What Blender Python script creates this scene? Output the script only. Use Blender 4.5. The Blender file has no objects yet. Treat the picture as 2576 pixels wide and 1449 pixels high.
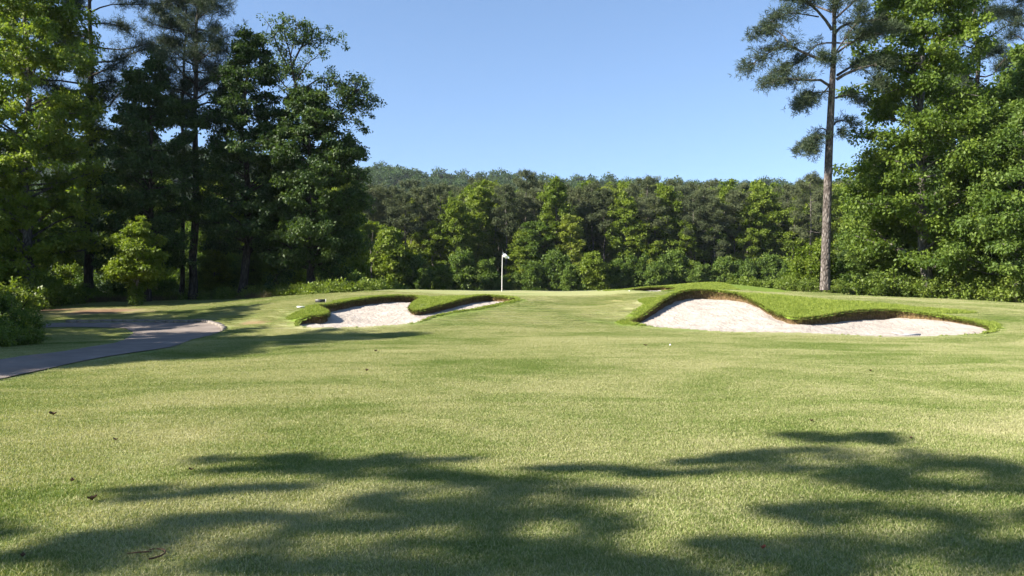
import bpy, math, random
import numpy as np
from mathutils import Vector, geometry as mgeo

# ------------------------------------------------------------------ camera, world, sun, exposure
scene = bpy.context.scene
COL = scene.collection
cam_d = bpy.data.cameras.new("camera")
cam_d.sensor_width = 36.0
cam_d.lens = 28.27
cam_d.clip_end = 6000.0
cam_d.clip_start = 0.05
cam = bpy.data.objects.new("camera", cam_d)
COL.objects.link(cam)
EYE = 1.6
cam.location = (0, 0, EYE)
cam.rotation_euler = (math.radians(90 - 0.285), 0, 0)
scene.camera = cam

SUN_EL = 33.0
SUN_BACK = 20.0            # degrees behind the camera plane, sun on the left
_e, _b = math.radians(SUN_EL), math.radians(SUN_BACK)
SUN = np.array([-math.cos(_b) * math.cos(_e), -math.sin(_b) * math.cos(_e), math.sin(_e)])

world = bpy.data.worlds.new("World")
scene.world = world
world.use_nodes = True
wn = world.node_tree
wn.nodes.clear()
sky = wn.nodes.new("ShaderNodeTexSky")
sky.sky_type = 'NISHITA'
sky.sun_disc = False
sky.sun_elevation = _e
sky.sun_rotation = math.radians(-(90 + SUN_BACK))
sky.air_density = 0.85
sky.dust_density = 0.1
sky.ozone_density = 2.7
_tc = wn.nodes.new("ShaderNodeTexCoord")
_m1 = wn.nodes.new("ShaderNodeVectorMath")
_m1.operation = 'MULTIPLY_ADD'          # the hazy band at the horizon is lifted a little: clear spring air
_m1.inputs[1].default_value = (1, 1, 0.8)
_m1.inputs[2].default_value = (0, 0, 0.10)
_m2 = wn.nodes.new("ShaderNodeVectorMath")
_m2.operation = 'NORMALIZE'
wn.links.new(_tc.outputs['Generated'], _m1.inputs[0])
wn.links.new(_m1.outputs[0], _m2.inputs[0])
wn.links.new(_m2.outputs[0], sky.inputs[0])
bgn = wn.nodes.new("ShaderNodeBackground")
bgn.inputs['Strength'].default_value = 0.074
wo = wn.nodes.new("ShaderNodeOutputWorld")
wn.links.new(sky.outputs[0], bgn.inputs[0])
wn.links.new(bgn.outputs[0], wo.inputs[0])

sun_d = bpy.data.lights.new("sun", 'SUN')
sun_d.energy = 5.0
sun_d.angle = math.radians(0.5)
sun_d.color = (1.0, 0.93, 0.82)
sun_o = bpy.data.objects.new("sun", sun_d)
COL.objects.link(sun_o)
sun_o.location = tuple(SUN * 200)
sun_o.rotation_euler = Vector(tuple(SUN)).to_track_quat('Z', 'Y').to_euler()

scene.view_settings.view_transform = 'Standard'
scene.view_settings.look = 'None'
scene.view_settings.gamma = 1.0
scene.view_settings.use_curve_mapping = False
scene.view_settings.exposure = 1.68
scene.cycles.max_bounces = 6
scene.cycles.diffuse_bounces = 3
scene.cycles.transmission_bounces = 4
scene.cycles.transparent_max_bounces = 4

# ------------------------------------------------------------------ helpers
K = 0.3975 / 804.0          # tangent per pixel of the 2576 px wide working view
U0, V0 = 1288.0, 714.5
RNG = np.random.default_rng(7)


def P(u, v, Y):
    return np.array([(u - U0) * K * Y, Y, EYE - (v - V0) * K * Y])


def nz(a):
    return a / (np.linalg.norm(a, axis=-1, keepdims=True) + 1e-9)


class MB:
    def __init__(self):
        self.V, self.F, self.var, self.mi, self.n = [], [], [], [], 0

    def add(self, v, f, var=0.5, mi=0):
        v = np.asarray(v, dtype=np.float32).reshape(-1, 3)
        f = np.asarray(f, dtype=np.int32).reshape(-1, 4)
        self.V.append(v)
        self.F.append(f + self.n)
        self.n += len(v)
        va = np.asarray(var, dtype=np.float32)
        self.var.append(np.broadcast_to(va, (len(f),)) if va.ndim == 0 else va)
        self.mi.append(np.full(len(f), mi, dtype=np.int32))

    def mesh(self, name, mats, smooth=False):
        V = np.concatenate(self.V)
        F = np.concatenate(self.F)
        me = bpy.data.meshes.new(name)
        me.vertices.add(len(V))
        me.vertices.foreach_set('co', V.ravel())
        me.loops.add(F.size)
        me.loops.foreach_set('vertex_index', F.ravel())
        me.polygons.add(len(F))
        me.polygons.foreach_set('loop_start', np.arange(len(F), dtype=np.int32) * 4)
        me.polygons.foreach_set('material_index', np.concatenate(self.mi))
        if smooth:
            me.polygons.foreach_set('use_smooth', np.ones(len(F), dtype=bool))
        me.update(calc_edges=True)
        a = me.attributes.new('var', 'FLOAT', 'FACE')
        a.data.foreach_set('value', np.concatenate(self.var).astype(np.float32))
        for m in mats:
            me.materials.append(m)
        return me


def tag(o, label=None, cat=None, group=None, kind=None):
    if label: o['label'] = label
    if cat: o['category'] = cat
    if group: o['group'] = group
    if kind: o['kind'] = kind
    return o


def link(name, me, parent=None, loc=None, rotz=0.0, scale=None):
    o = bpy.data.objects.new(name, me)
    COL.objects.link(o)
    if parent is not None: o.parent = parent
    if loc is not None: o.location = tuple(float(c) for c in loc)
    if rotz: o.rotation_euler = (0, 0, rotz)
    if scale is not None:
        o.scale = (scale,) * 3 if np.isscalar(scale) else tuple(scale)
    return o


def tube(mb, pts, rads, sides=7, var=0.5, mi=0, cap=False):
    pts = np.asarray(pts, dtype=float)
    rads = np.asarray(rads, dtype=float)
    n = len(pts)
    t = np.gradient(pts, axis=0)
    t = nz(t)
    ref = np.array([1.0, 0.13, 0.07]) if abs(t[:, 0]).mean() < 0.7 else np.array([0.1, 0.2, 1.0])
    a = nz(np.cross(t, ref))
    b = np.cross(t, a)
    ang = np.linspace(0, 2 * math.pi, sides, endpoint=False)
    ring = a[:, None, :] * np.cos(ang)[None, :, None] + b[:, None, :] * np.sin(ang)[None, :, None]
    V = pts[:, None, :] + ring * rads[:, None, None]
    i = np.arange(n - 1)[:, None] * sides
    j = np.arange(sides)[None, :]
    j2 = (j + 1) % sides
    F = np.stack([i + j, i + j2, i + sides + j2, i + sides + j], -1).reshape(-1, 4)
    V = V.reshape(-1, 3)
    if cap:
        c = len(V)
        V = np.vstack([V, pts[-1] + t[-1] * rads[-1] * 0.3])
        top = (n - 1) * sides
        F = np.vstack([F, [[top + q, top + (q + 1) % sides, c, c] for q in range(sides)]])
        F[-sides:, 3] = F[-sides:, 2]
        # degenerate quads are avoided: use a fan of real quads over pairs
        F = F[:-sides]
        m = sides // 2
        F = np.vstack([F] + [[[c, top + (2 * q) % sides, top + (2 * q + 1) % sides, top + (2 * q + 2) % sides]] for q in range(m)])
    mb.add(V, F, var, mi)


def box(mb, c, s, rz=0.0, var=0.5, mi=0, bev=0.0):
    x, y, z = s[0] / 2, s[1] / 2, s[2] / 2
    b = min(bev, x * .5, y * .5, z * .5)
    lv = []
    prof = [(-z, b), (-z + b, 0), (z - b, 0), (z, b)] if b > 0 else [(-z, 0), (z, 0)]
    for zz, ins in prof:
        for sx, sy in ((-1, -1), (1, -1), (1, 1), (-1, 1)):
            lv.append([sx * (x - ins), sy * (y - ins), zz])
    V = np.array(lv)
    ca, sa = math.cos(rz), math.sin(rz)
    V = np.stack([V[:, 0] * ca - V[:, 1] * sa, V[:, 0] * sa + V[:, 1] * ca, V[:, 2]], 1) + np.asarray(c, float)
    F = [[3, 2, 1, 0]]
    L = len(prof)
    for k in range(L - 1):
        for q in range(4):
            F.append([k * 4 + q, k * 4 + (q + 1) % 4, k * 4 + 4 + (q + 1) % 4, k * 4 + 4 + q])
    t = (L - 1) * 4
    F.append([t, t + 1, t + 2, t + 3])
    mb.add(V, F, var, mi)


def leaf_quads(mb, c, d, n, L, W, var, mi=0, fold=0.18):
    s = nz(np.cross(d, n))
    n2 = np.cross(s, d)
    L = L[:, None]
    W = W[:, None]
    m = c + d * L * 0.45 + n2 * W * fold
    V = np.stack([c, m + s * W * 0.5, c + d * L, m - s * W * 0.5], 1).reshape(-1, 3)
    F = np.arange(len(c) * 4).reshape(-1, 4)
    mb.add(V, F, var, mi)


def rand_unit(r, n):
    return nz(r.normal(size=(n, 3)))


def leaf_cloud(mb, C, R, n, L, r, W=0.62, up=0.45, droop=0.35, mi=0, shell=2.0):
    """n leaves round every clump centre C (M,3) with radii R (M,3)"""
    C = np.asarray(C, float).reshape(-1, 3)
    R = np.broadcast_to(np.asarray(R, float), C.shape)
    M = len(C)
    p = rand_unit(r, M * n) * (r.random(M * n) ** (1 / shell))[:, None]
    cid = np.repeat(np.arange(M), n)
    pos = C[cid] + p * R[cid]
    d = nz(p * 0.7 + r.normal(size=p.shape) * 0.55 + np.array([0, 0, -droop]))
    nn = nz(r.normal(size=p.shape) * 0.55 + p * 0.4 + np.array([0, 0, up]))
    ln = L * r.uniform(0.65, 1.3, M * n)
    cv = r.random(M)
    leaf_quads(mb, pos, d, nn, ln, ln * W * r.uniform(.8, 1.2, M * n), np.clip(cv[cid] * .55 + r.random(M * n) * .45, 0, 1), mi)


def tufts(mb, C, A, n, L, W, r, mi=0, spread=0.9):
    M = len(C)
    cid = np.repeat(np.arange(M), n)
    d = nz(A[cid] * 0.55 + rand_unit(r, M * n) * spread + np.array([0, 0, 0.12]))
    nn = rand_unit(r, M * n)
    ln = L * r.uniform(0.7, 1.2, M * n)
    cv = r.random(M)
    leaf_quads(mb, C[cid] + r.normal(size=(M * n, 3)) * L * 0.12, d, nn, ln, W * r.uniform(.7, 1.3, M * n),
               np.clip(cv[cid] * .6 + r.random(M * n) * .4, 0, 1), mi, fold=0.0)


def smooth_path(pts, n):
    pts = np.asarray(pts, float)
    t = np.concatenate([[0], np.cumsum(np.linalg.norm(np.diff(pts, axis=0), axis=1))])
    t /= t[-1]
    q = np.linspace(0, 1, n)
    # Catmull-Rom through the points
    out = []
    for s in q:
        i = min(np.searchsorted(t, s, side='right') - 1, len(pts) - 2)
        i = max(i, 0)
        f = (s - t[i]) / max(t[i + 1] - t[i], 1e-9)
        p0 = pts[max(i - 1, 0)]; p1 = pts[i]; p2 = pts[i + 1]; p3 = pts[min(i + 2, len(pts) - 1)]
        out.append(0.5 * ((2 * p1) + (-p0 + p2) * f + (2 * p0 - 5 * p1 + 4 * p2 - p3) * f * f + (-p0 + 3 * p1 - 3 * p2 + p3) * f ** 3))
    return np.array(out)


def vnoise(x, y, seed, scale):
    """smooth pseudo noise from a few rotated sines"""
    r = np.random.default_rng(seed)
    o = np.zeros_like(x, dtype=float)
    for k in range(7):
        a = r.uniform(0, math.tau)
        f = math.tau / scale * r.uniform(.6, 1.9)
        o += np.sin((x * math.cos(a) + y * math.sin(a)) * f + r.uniform(0, math.tau) + 1.3 * np.sin((x * math.sin(a) - y * math.cos(a)) * f * .6))
    return o / 3.5


# ------------------------------------------------------------------ materials
def new_mat(name):
    m = bpy.data.materials.new(name)
    m.use_nodes = True
    nt = m.node_tree
    nt.nodes.clear()
    out = nt.nodes.new('ShaderNodeOutputMaterial')
    return m, nt, out


def N(nt, typ, **kw):
    n = nt.nodes.new(typ)
    for k, v in kw.items():
        setattr(n, k, v)
    return n


def ramp(nt, fac, stops):
    n = nt.nodes.new('ShaderNodeValToRGB')
    el = n.color_ramp.elements
    while len(el) < len(stops):
        el.new(0.5)
    for e, (p, c) in zip(el, stops):
        e.position = p
        e.color = (*c, 1)
    nt.links.new(fac, n.inputs[0])
    return n.outputs[0]


def mixc(nt, fac, a, b, mode='MIX'):
    n = nt.nodes.new('ShaderNodeMix')
    n.data_type = 'RGBA'
    n.blend_type = mode
    for sock, val in ((n.inputs[0], fac), (n.inputs[6], a), (n.inputs[7], b)):
        if isinstance(val, (int, float)):
            sock.default_value = val
        elif isinstance(val, tuple):
            sock.default_value = (*val, 1)
        else:
            nt.links.new(val, sock)
    return n.outputs[2]


def mathn(nt, op, a, b=0.0, clamp=False):
    n = nt.nodes.new('ShaderNodeMath')
    n.operation = op
    n.use_clamp = clamp
    for s, v in ((n.inputs[0], a), (n.inputs[1], b)):
        if isinstance(v, (int, float)): s.default_value = v
        else: nt.links.new(v, s)
    return n.outputs[0]


def noise(nt, vec, scale, detail=3.0, rough=0.55, dist=0.0):
    n = nt.nodes.new('ShaderNodeTexNoise')
    n.inputs['Scale'].default_value = scale
    n.inputs['Detail'].default_value = detail
    n.inputs['Roughness'].default_value = rough
    n.inputs['Distortion'].default_value = dist
    nt.links.new(vec, n.inputs['Vector'])
    return n.outputs['Fac']


def attr(nt, name):
    n = nt.nodes.new('ShaderNodeAttribute')
    n.attribute_name = name
    return n


def scaled(nt, vec, s):
    n = nt.nodes.new('ShaderNodeVectorMath')
    n.operation = 'MULTIPLY'
    n.inputs[1].default_value = s
    nt.links.new(vec, n.inputs[0])
    return n.outputs[0]


def leaf_mat(name, dark, mid, light, trans=0.35, rough=0.5, spec=0.35, hue=0.5):
    m, nt, out = new_mat(name)
    v = attr(nt, 'var').outputs['Fac']
    oi = N(nt, 'ShaderNodeObjectInfo').outputs['Random']
    f = mathn(nt, 'ADD', mathn(nt, 'MULTIPLY', v, 0.75), mathn(nt, 'MULTIPLY', oi, 0.25))
    c = ramp(nt, f, [(0.08, dark), (0.5, mid), (0.95, light)])
    pb = N(nt, 'ShaderNodeBsdfPrincipled')
    nt.links.new(c, pb.inputs['Base Color'])
    pb.inputs['Roughness'].default_value = rough
    pb.inputs['Specular IOR Level'].default_value = spec
    tr = N(nt, 'ShaderNodeBsdfTranslucent')
    c2 = mixc(nt, 1.0, c, (1.15, 1.2, 0.45), 'MULTIPLY')
    nt.links.new(c2, tr.inputs['Color'])
    mx = N(nt, 'ShaderNodeMixShader')
    mx.inputs[0].default_value = trans
    nt.links.new(pb.outputs[0], mx.inputs[1])
    nt.links.new(tr.outputs[0], mx.inputs[2])
    nt.links.new(mx.outputs[0], out.inputs['Surface'])
    return m


def bark_mat(name, a, b, c, vs=(9, 9, 1.6), bump=0.6):
    m, nt, out = new_mat(name)
    pos = N(nt, 'ShaderNodeTexCoord').outputs['Object']
    sv = scaled(nt, pos, vs)
    n1 = noise(nt, sv, 1.0, 5, 0.62, 0.4)
    n2 = noise(nt, pos, 1.3, 3)
    vo = N(nt, 'ShaderNodeTexVoronoi')
    vo.feature = 'DISTANCE_TO_EDGE'
    vo.inputs['Scale'].default_value = 1.0
    nt.links.new(scaled(nt, pos, (vs[0] * .9, vs[1] * .9, vs[2] * 1.3)), vo.inputs['Vector'])
    crack = mathn(nt, 'MULTIPLY', vo.outputs['Distance'], 4.0, True)
    col = ramp(nt, n1, [(0.28, a), (0.52, b), (0.75, c)])
    col = mixc(nt, crack, mixc(nt, 1.0, col, (.45, .42, .40), 'MULTIPLY'), col)
    col = mixc(nt, mathn(nt, 'MULTIPLY', n2, .35), col, mixc(nt, 1.0, col, (.7, .75, .72), 'MULTIPLY'))
    pb = N(nt, 'ShaderNodeBsdfPrincipled')
    nt.links.new(col, pb.inputs['Base Color'])
    pb.inputs['Roughness'].default_value = 0.9
    pb.inputs['Specular IOR Level'].default_value = 0.15
    bp = N(nt, 'ShaderNodeBump')
    bp.inputs['Strength'].default_value = bump
    bp.inputs['Distance'].default_value = 0.03
    nt.links.new(mathn(nt, 'ADD', mathn(nt, 'MULTIPLY', n1, .5), crack), bp.inputs['Height'])
    nt.links.new(bp.outputs[0], pb.inputs['Normal'])
    nt.links.new(pb.outputs[0], out.inputs['Surface'])
    return m


def simple_mat(name, col, rough=0.6, metal=0.0, spec=0.4, var=0.12, scale=30.0, bump=0.0):
    m, nt, out = new_mat(name)
    pos = N(nt, 'ShaderNodeTexCoord').outputs['Object']
    n1 = noise(nt, pos, scale, 4)
    c = mixc(nt, n1, tuple(x * (1 - var) for x in col), tuple(min(1, x * (1 + var)) for x in col))
    pb = N(nt, 'ShaderNodeBsdfPrincipled')
    nt.links.new(c, pb.inputs['Base Color'])
    pb.inputs['Roughness'].default_value = rough
    pb.inputs['Metallic'].default_value = metal
    pb.inputs['Specular IOR Level'].default_value = spec
    if bump:
        bp = N(nt, 'ShaderNodeBump')
        bp.inputs['Strength'].default_value = bump
        bp.inputs['Distance'].default_value = 0.01
        nt.links.new(n1, bp.inputs['Height'])
        nt.links.new(bp.outputs[0], pb.inputs['Normal'])
    nt.links.new(pb.outputs[0], out.inputs['Surface'])
    return m


M_leaf_bright = leaf_mat('leaf_bright', (.060, .100, .012), (.135, .190, .022), (.250, .300, .045), .42, .55, .25)
M_leaf_mid = leaf_mat('leaf_mid', (.038, .076, .014), (.095, .152, .026), (.180, .240, .048), .40, .55, .25)
M_leaf_dark = leaf_mat('leaf_dark', (.018, .038, .014), (.044, .080, .022), (.092, .138, .036), .34, .55, .25)
M_leaf_yellow = leaf_mat('leaf_yellow', (.095, .130, .016), (.170, .215, .028), (.270, .300, .055), .42)
M_leaf_fresh = leaf_mat('leaf_fresh', (.048, .088, .012), (.122, .182, .024), (.250, .310, .050), .42, .55, .25)
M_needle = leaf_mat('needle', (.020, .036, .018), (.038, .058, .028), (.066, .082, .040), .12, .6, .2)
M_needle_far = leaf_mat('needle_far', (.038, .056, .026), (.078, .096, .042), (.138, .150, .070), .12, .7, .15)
M_weed = leaf_mat('weed', (.060, .100, .014), (.130, .185, .026), (.220, .270, .045), .38)
M_straw = leaf_mat('dry_weed', (.060, .045, .022), (.110, .085, .040), (.160, .135, .060), .2)
M_bark_pine = bark_mat('bark_pine', (.064, .054, .049), (.155, .132, .118), (.285, .256, .235), (8, 8, 2.6), 0.9)
M_bark_dark = bark_mat('bark_dark', (.030, .026, .022), (.075, .064, .054), (.14, .12, .10))
M_bark_grey = bark_mat('bark_grey', (.07, .065, .055), (.17, .155, .135), (.30, .28, .25))


def grass_color(nt, pos, blade=None):
    """shared mottled turf colour from world position (patches of straw, lush green)"""
    big = noise(nt, scaled(nt, pos, (0.55, 1.0, 0.2)), 0.36, 5, .62, .8)
    mid = noise(nt, scaled(nt, pos, (0.8, 1.2, 0.2)), 1.5, 4, .65)
    fine = noise(nt, scaled(nt, pos, (1, .6, 1)), 34.0, 3, .7)
    f = mathn(nt, 'ADD', mathn(nt, 'MULTIPLY', mathn(nt, 'ADD', mathn(nt, 'MULTIPLY', mathn(nt, 'SUBTRACT', big, .5), 1.7), .5), .7), mathn(nt, 'MULTIPLY', mid, .4))
    f = mathn(nt, 'ADD', f, mathn(nt, 'MULTIPLY', mathn(nt, 'SUBTRACT', fine, .5), .34))
    return f


def ground_mat():
    m, nt, out = new_mat('ground')
    pos = N(nt, 'ShaderNodeNewGeometry').outputs['Position']
    f = grass_color(nt, pos)
    fair = ramp(nt, f, [(0.30, (.095, .145, .026)), (0.52, (.170, .200, .060)), (0.74, (.285, .270, .135))])
    green = ramp(nt, f, [(0.30, (.200, .230, .075)), (0.7, (.300, .300, .130))])
    fine = noise(nt, pos, 22.0, 4, .7)
    rough = ramp(nt, fine, [(0.3, (.075, .125, .012)), (0.55, (.140, .200, .022)), (0.8, (.210, .260, .040))])
    dn = noise(nt, pos, 3.5, 6, .65)
    dirt = ramp(nt, dn, [(0.3, (.10, .055, .032)), (0.55, (.21, .125, .075)), (0.8, (.34, .20, .13))])
    duff = ramp(nt, noise(nt, pos, 6.0, 5, .7), [(0.3, (.022, .018, .011)), (0.6, (.060, .052, .026)), (0.8, (.060, .085, .022))])
    worn = attr(nt, 'worn').outputs['Fac']
    c = mixc(nt, attr(nt, 'green').outputs['Fac'], fair, green)
    c = mixc(nt, worn, c, (.40, .34, .15))
    c = mixc(nt, attr(nt, 'rough').outputs['Fac'], c, rough)
    c = mixc(nt, attr(nt, 'dirt').outputs['Fac'], c, dirt)
    c = mixc(nt, attr(nt, 'duff').outputs['Fac'], c, duff)
    pb = N(nt, 'ShaderNodeBsdfPrincipled')
    nt.links.new(c, pb.inputs['Base Color'])
    pb.inputs['Roughness'].default_value = 0.85
    pb.inputs['Specular IOR Level'].default_value = 0.2
    bp = N(nt, 'ShaderNodeBump')
    bp.inputs['Strength'].default_value = 0.7
    bp.inputs['Distance'].default_value = 0.02
    nt.links.new(noise(nt, scaled(nt, pos, (1, .5, 1)), 60.0, 3, .7), bp.inputs['Height'])
    nt.links.new(bp.outputs[0], pb.inputs['Normal'])
    nt.links.new(pb.outputs[0], out.inputs['Surface'])
    return m


def blade_mat(name, kind):
    m, nt, out = new_mat(name)
    pos = N(nt, 'ShaderNodeNewGeometry').outputs['Position']
    v = attr(nt, 'var').outputs['Fac']
    if kind == 'fair':
        f = grass_color(nt, pos)
        f = mathn(nt, 'ADD', f, mathn(nt, 'MULTIPLY', mathn(nt, 'SUBTRACT', v, .5), .48))
        c = ramp(nt, f, [(0.28, (.105, .165, .028)), (0.50, (.230, .260, .080)), (0.72, (.385, .372, .200))])
    else:
        big = noise(nt, pos, 2.2, 3, .6)
        f = mathn(nt, 'ADD', mathn(nt, 'MULTIPLY', v, .6), mathn(nt, 'MULTIPLY', big, .4))
        c = ramp(nt, f, [(0.15, (.065, .118, .010)), (0.5, (.160, .228, .026)), (0.85, (.300, .345, .066))])
    pb = N(nt, 'ShaderNodeBsdfPrincipled')
    nt.links.new(c, pb.inputs['Base Color'])
    pb.inputs['Roughness'].default_value = 0.6
    pb.inputs['Specular IOR Level'].default_value = 0.25
    tr = N(nt, 'ShaderNodeBsdfTranslucent')
    nt.links.new(mixc(nt, 1.0, c, (1.2, 1.2, .6), 'MULTIPLY'), tr.inputs['Color'])
    mx = N(nt, 'ShaderNodeMixShader')
    mx.inputs[0].default_value = 0.3
    nt.links.new(pb.outputs[0], mx.inputs[1])
    nt.links.new(tr.outputs[0], mx.inputs[2])
    nt.links.new(mx.outputs[0], out.inputs['Surface'])
    return m


def sand_mat():
    m, nt, out = new_mat('sand')
    pos = N(nt, 'ShaderNodeNewGeometry').outputs['Position']
    n1 = noise(nt, pos, 1.6, 5, .6)
    n2 = noise(nt, pos, 55.0, 3, .6)
    c = ramp(nt, n1, [(0.3, (.32, .278, .236)), (0.55, (.40, .358, .312)), (0.8, (.46, .425, .38))])
    c = mixc(nt, mathn(nt, 'MULTIPLY', n2, .3), c, (.25, .20, .165))
    pb = N(nt, 'ShaderNodeBsdfPrincipled')
    nt.links.new(c, pb.inputs['Base Color'])
    pb.inputs['Roughness'].default_value = 0.95
    pb.inputs['Specular IOR Level'].default_value = 0.1
    vo = N(nt, 'ShaderNodeTexVoronoi')
    vo.inputs['Scale'].default_value = 5.5
    nt.links.new(scaled(nt, pos, (1, .7, 1)), vo.inputs['Vector'])
    hgt = mathn(nt, 'ADD', mathn(nt, 'MULTIPLY', noise(nt, pos, 9.0, 5, .6, .5), 1.0), mathn(nt, 'MULTIPLY', vo.outputs['Distance'], .45))
    bp = N(nt, 'ShaderNodeBump')
    bp.inputs['Strength'].default_value = 0.75
    bp.inputs['Distance'].default_value = 0.065
    nt.links.new(hgt, bp.inputs['Height'])
    nt.links.new(bp.outputs[0], pb.inputs['Normal'])
    nt.links.new(pb.outputs[0], out.inputs['Surface'])
    return m


def earth_mat():
    m, nt, out = new_mat('earth_wall')
    pos = N(nt, 'ShaderNodeNewGeometry').outputs['Position']
    n1 = noise(nt, scaled(nt, pos, (1, 1, .35)), 26.0, 5, .65)
    c = ramp(nt, n1, [(0.3, (.030, .020, .010)), (0.5, (.095, .062, .030)), (0.66, (.20, .14, .065)), (0.8, (.09, .11, .03))])
    pb = N(nt, 'ShaderNodeBsdfPrincipled')
    nt.links.new(c, pb.inputs['Base Color'])
    pb.inputs['Roughness'].default_value = 0.95
    pb.inputs['Specular IOR Level'].default_value = 0.1
    bp = N(nt, 'ShaderNodeBump')
    bp.inputs['Strength'].default_value = 1.0
    bp.inputs['Distance'].default_value = 0.03
    nt.links.new(n1, bp.inputs['Height'])
    nt.links.new(bp.outputs[0], pb.inputs['Normal'])
    nt.links.new(pb.outputs[0], out.inputs['Surface'])
    return m


def path_mat():
    m, nt, out = new_mat('cart_path')
    pos = N(nt, 'ShaderNodeNewGeometry').outputs['Position']
    n1 = noise(nt, pos, 1.1, 5, .6)
    n2 = noise(nt, pos, 40.0, 3, .7)
    c = ramp(nt, n1, [(0.3, (.150, .124, .106)), (0.7, (.250, .212, .186))])
    c = mixc(nt, mathn(nt, 'MULTIPLY', n2, .4), c, (.14, .115, .10))
    pb = N(nt, 'ShaderNodeBsdfPrincipled')
    nt.links.new(c, pb.inputs['Base Color'])
    pb.inputs['Roughness'].default_value = 0.85
    pb.inputs['Specular IOR Level'].default_value = 0.2
    bp = N(nt, 'ShaderNodeBump')
    bp.inputs['Strength'].default_value = 0.4
    bp.inputs['Distance'].default_value = 0.01
    nt.links.new(n2, bp.inputs['Height'])
    nt.links.new(bp.outputs[0], pb.inputs['Normal'])
    nt.links.new(pb.outputs[0], out.inputs['Surface'])
    return m


M_ground, M_sand, M_earth, M_path = ground_mat(), sand_mat(), earth_mat(), path_mat()
M_blade, M_rblade = blade_mat('fairway_blade', 'fair'), blade_mat('rough_blade', 'rough')
M_white = simple_mat('white_cloth', (.82, .82, .80), .7, 0, .2, .03)
M_pole = simple_mat('pole_paint', (.78, .76, .70), .35, 0, .5, .05)
M_black = simple_mat('dark_band', (.03, .03, .032), .5)
M_conc = simple_mat('kerb_concrete', (.20, .175, .15), .9, 0, .2, .35, 18, .5)
M_ball = simple_mat('ball', (.85, .85, .85), .3)
M_brown = simple_mat('dead_leaf', (.085, .050, .028), .8, 0, .2, .4, 40)
M_red = simple_mat('red_leaf', (.33, .09, .05), .8, 0, .2, .3, 40)
M_grey = simple_mat('grey_plastic', (.30, .31, .33), .5)

# ------------------------------------------------------------------ terrain
# bunker lips: (u, v, depth, drop of the sand under the lip, puff of the turf roll)
LIP_L = [(745, 817, 27.6, .05, .2), (754, 823, 27.2, .05, 0), (807, 826, 26.9, .05, 0), (920, 824, 27.0, .05, 0), (1041, 814, 27.9, .05, 0),
         (1095, 797, 29.3, .06, .3), (1189, 780, 30.8, .06, .4), (1285, 760, 33, .07, .5), (1299, 754, 34, .1, .7), (1270, 748, 35, .17, 1),
         (1229, 744.5, 35.5, .24, 1), (1203, 747, 34.8, .24, 1), (1148, 757, 33.0, .24, 1.2), (1095, 771, 31.2, .22, 1.3), (1062, 780, 30.4, .16, 1.3),
         (1042, 782, 30.2, .15, 1.3), (1034, 775, 31.0, .14, 1.2), (1043, 763, 32.5, .14, 1), (1058, 752, 34.2, .18, 1), (1045, 746, 35.3, .22, 1),
         (1014, 744.5, 35.2, .25, 1), (960, 748, 34.4, .26, 1), (880, 757, 32.6, .26, 1), (820, 769, 30.8, .27, 1), (797, 771, 30.3, .22, 1),
         (808, 778, 29.6, .18, 1), (823, 787, 28.9, .27, 1.1), (810, 793, 28.4, .27, 1.1), (780, 797, 28.2, .24, 1), (756, 806, 28.0, .13, .6)]
LIP_R = [(1578, 812, 28.5, .08, .6), (1609, 819, 27.6, .06, .2), (1667, 826, 26.8, .05, 0), (1841, 834, 25.8, .05, 0), (2006, 839, 25.2, .05, 0),
         (2172, 846, 24.5, .05, 0), (2296, 847, 24.3, .05, 0), (2462, 841, 24.7, .05, .1), (2497, 832, 25.4, .05, .4), (2474, 816, 26.6, .08, .8),
         (2437, 806, 27.4, .11, 1), (2354, 793, 28.4, .14, 1), (2275, 782, 29.4, .25, 1), (2213, 780, 29.4, .34, 1.1), (2130, 786, 28.7, .33, 1.2),
         (2068, 795, 27.9, .27, 1.3), (2006, 800, 27.4, .18, 1.3), (1965, 791, 28.0, .2, 1.2), (1934, 778, 28.9, .17, 1.1), (1919, 768, 29.6, .15, 1),
         (1890, 754, 30.8, .17, 1), (1861, 741, 32.0, .27, 1), (1799, 732, 33.0, .35, 1), (1741, 731, 33.0, .36, 1), (1700, 738, 32.3, .33, 1),
         (1667, 754, 31, .31, 1), (1646, 770, 30.2, .28, 1), (1604, 799, 29.0, .18, 1)]
LIP_F = [(1585, 731, 41.0, .02, 0), (1640, 733.2, 40.4, .03, 0), (1692, 731, 41.0, .05, .3), (1700, 726, 42.6, .12, .6), (1660, 723.5, 43.4, .16, .8), (1615, 725.5, 43.2, .14, .7)]

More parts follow.
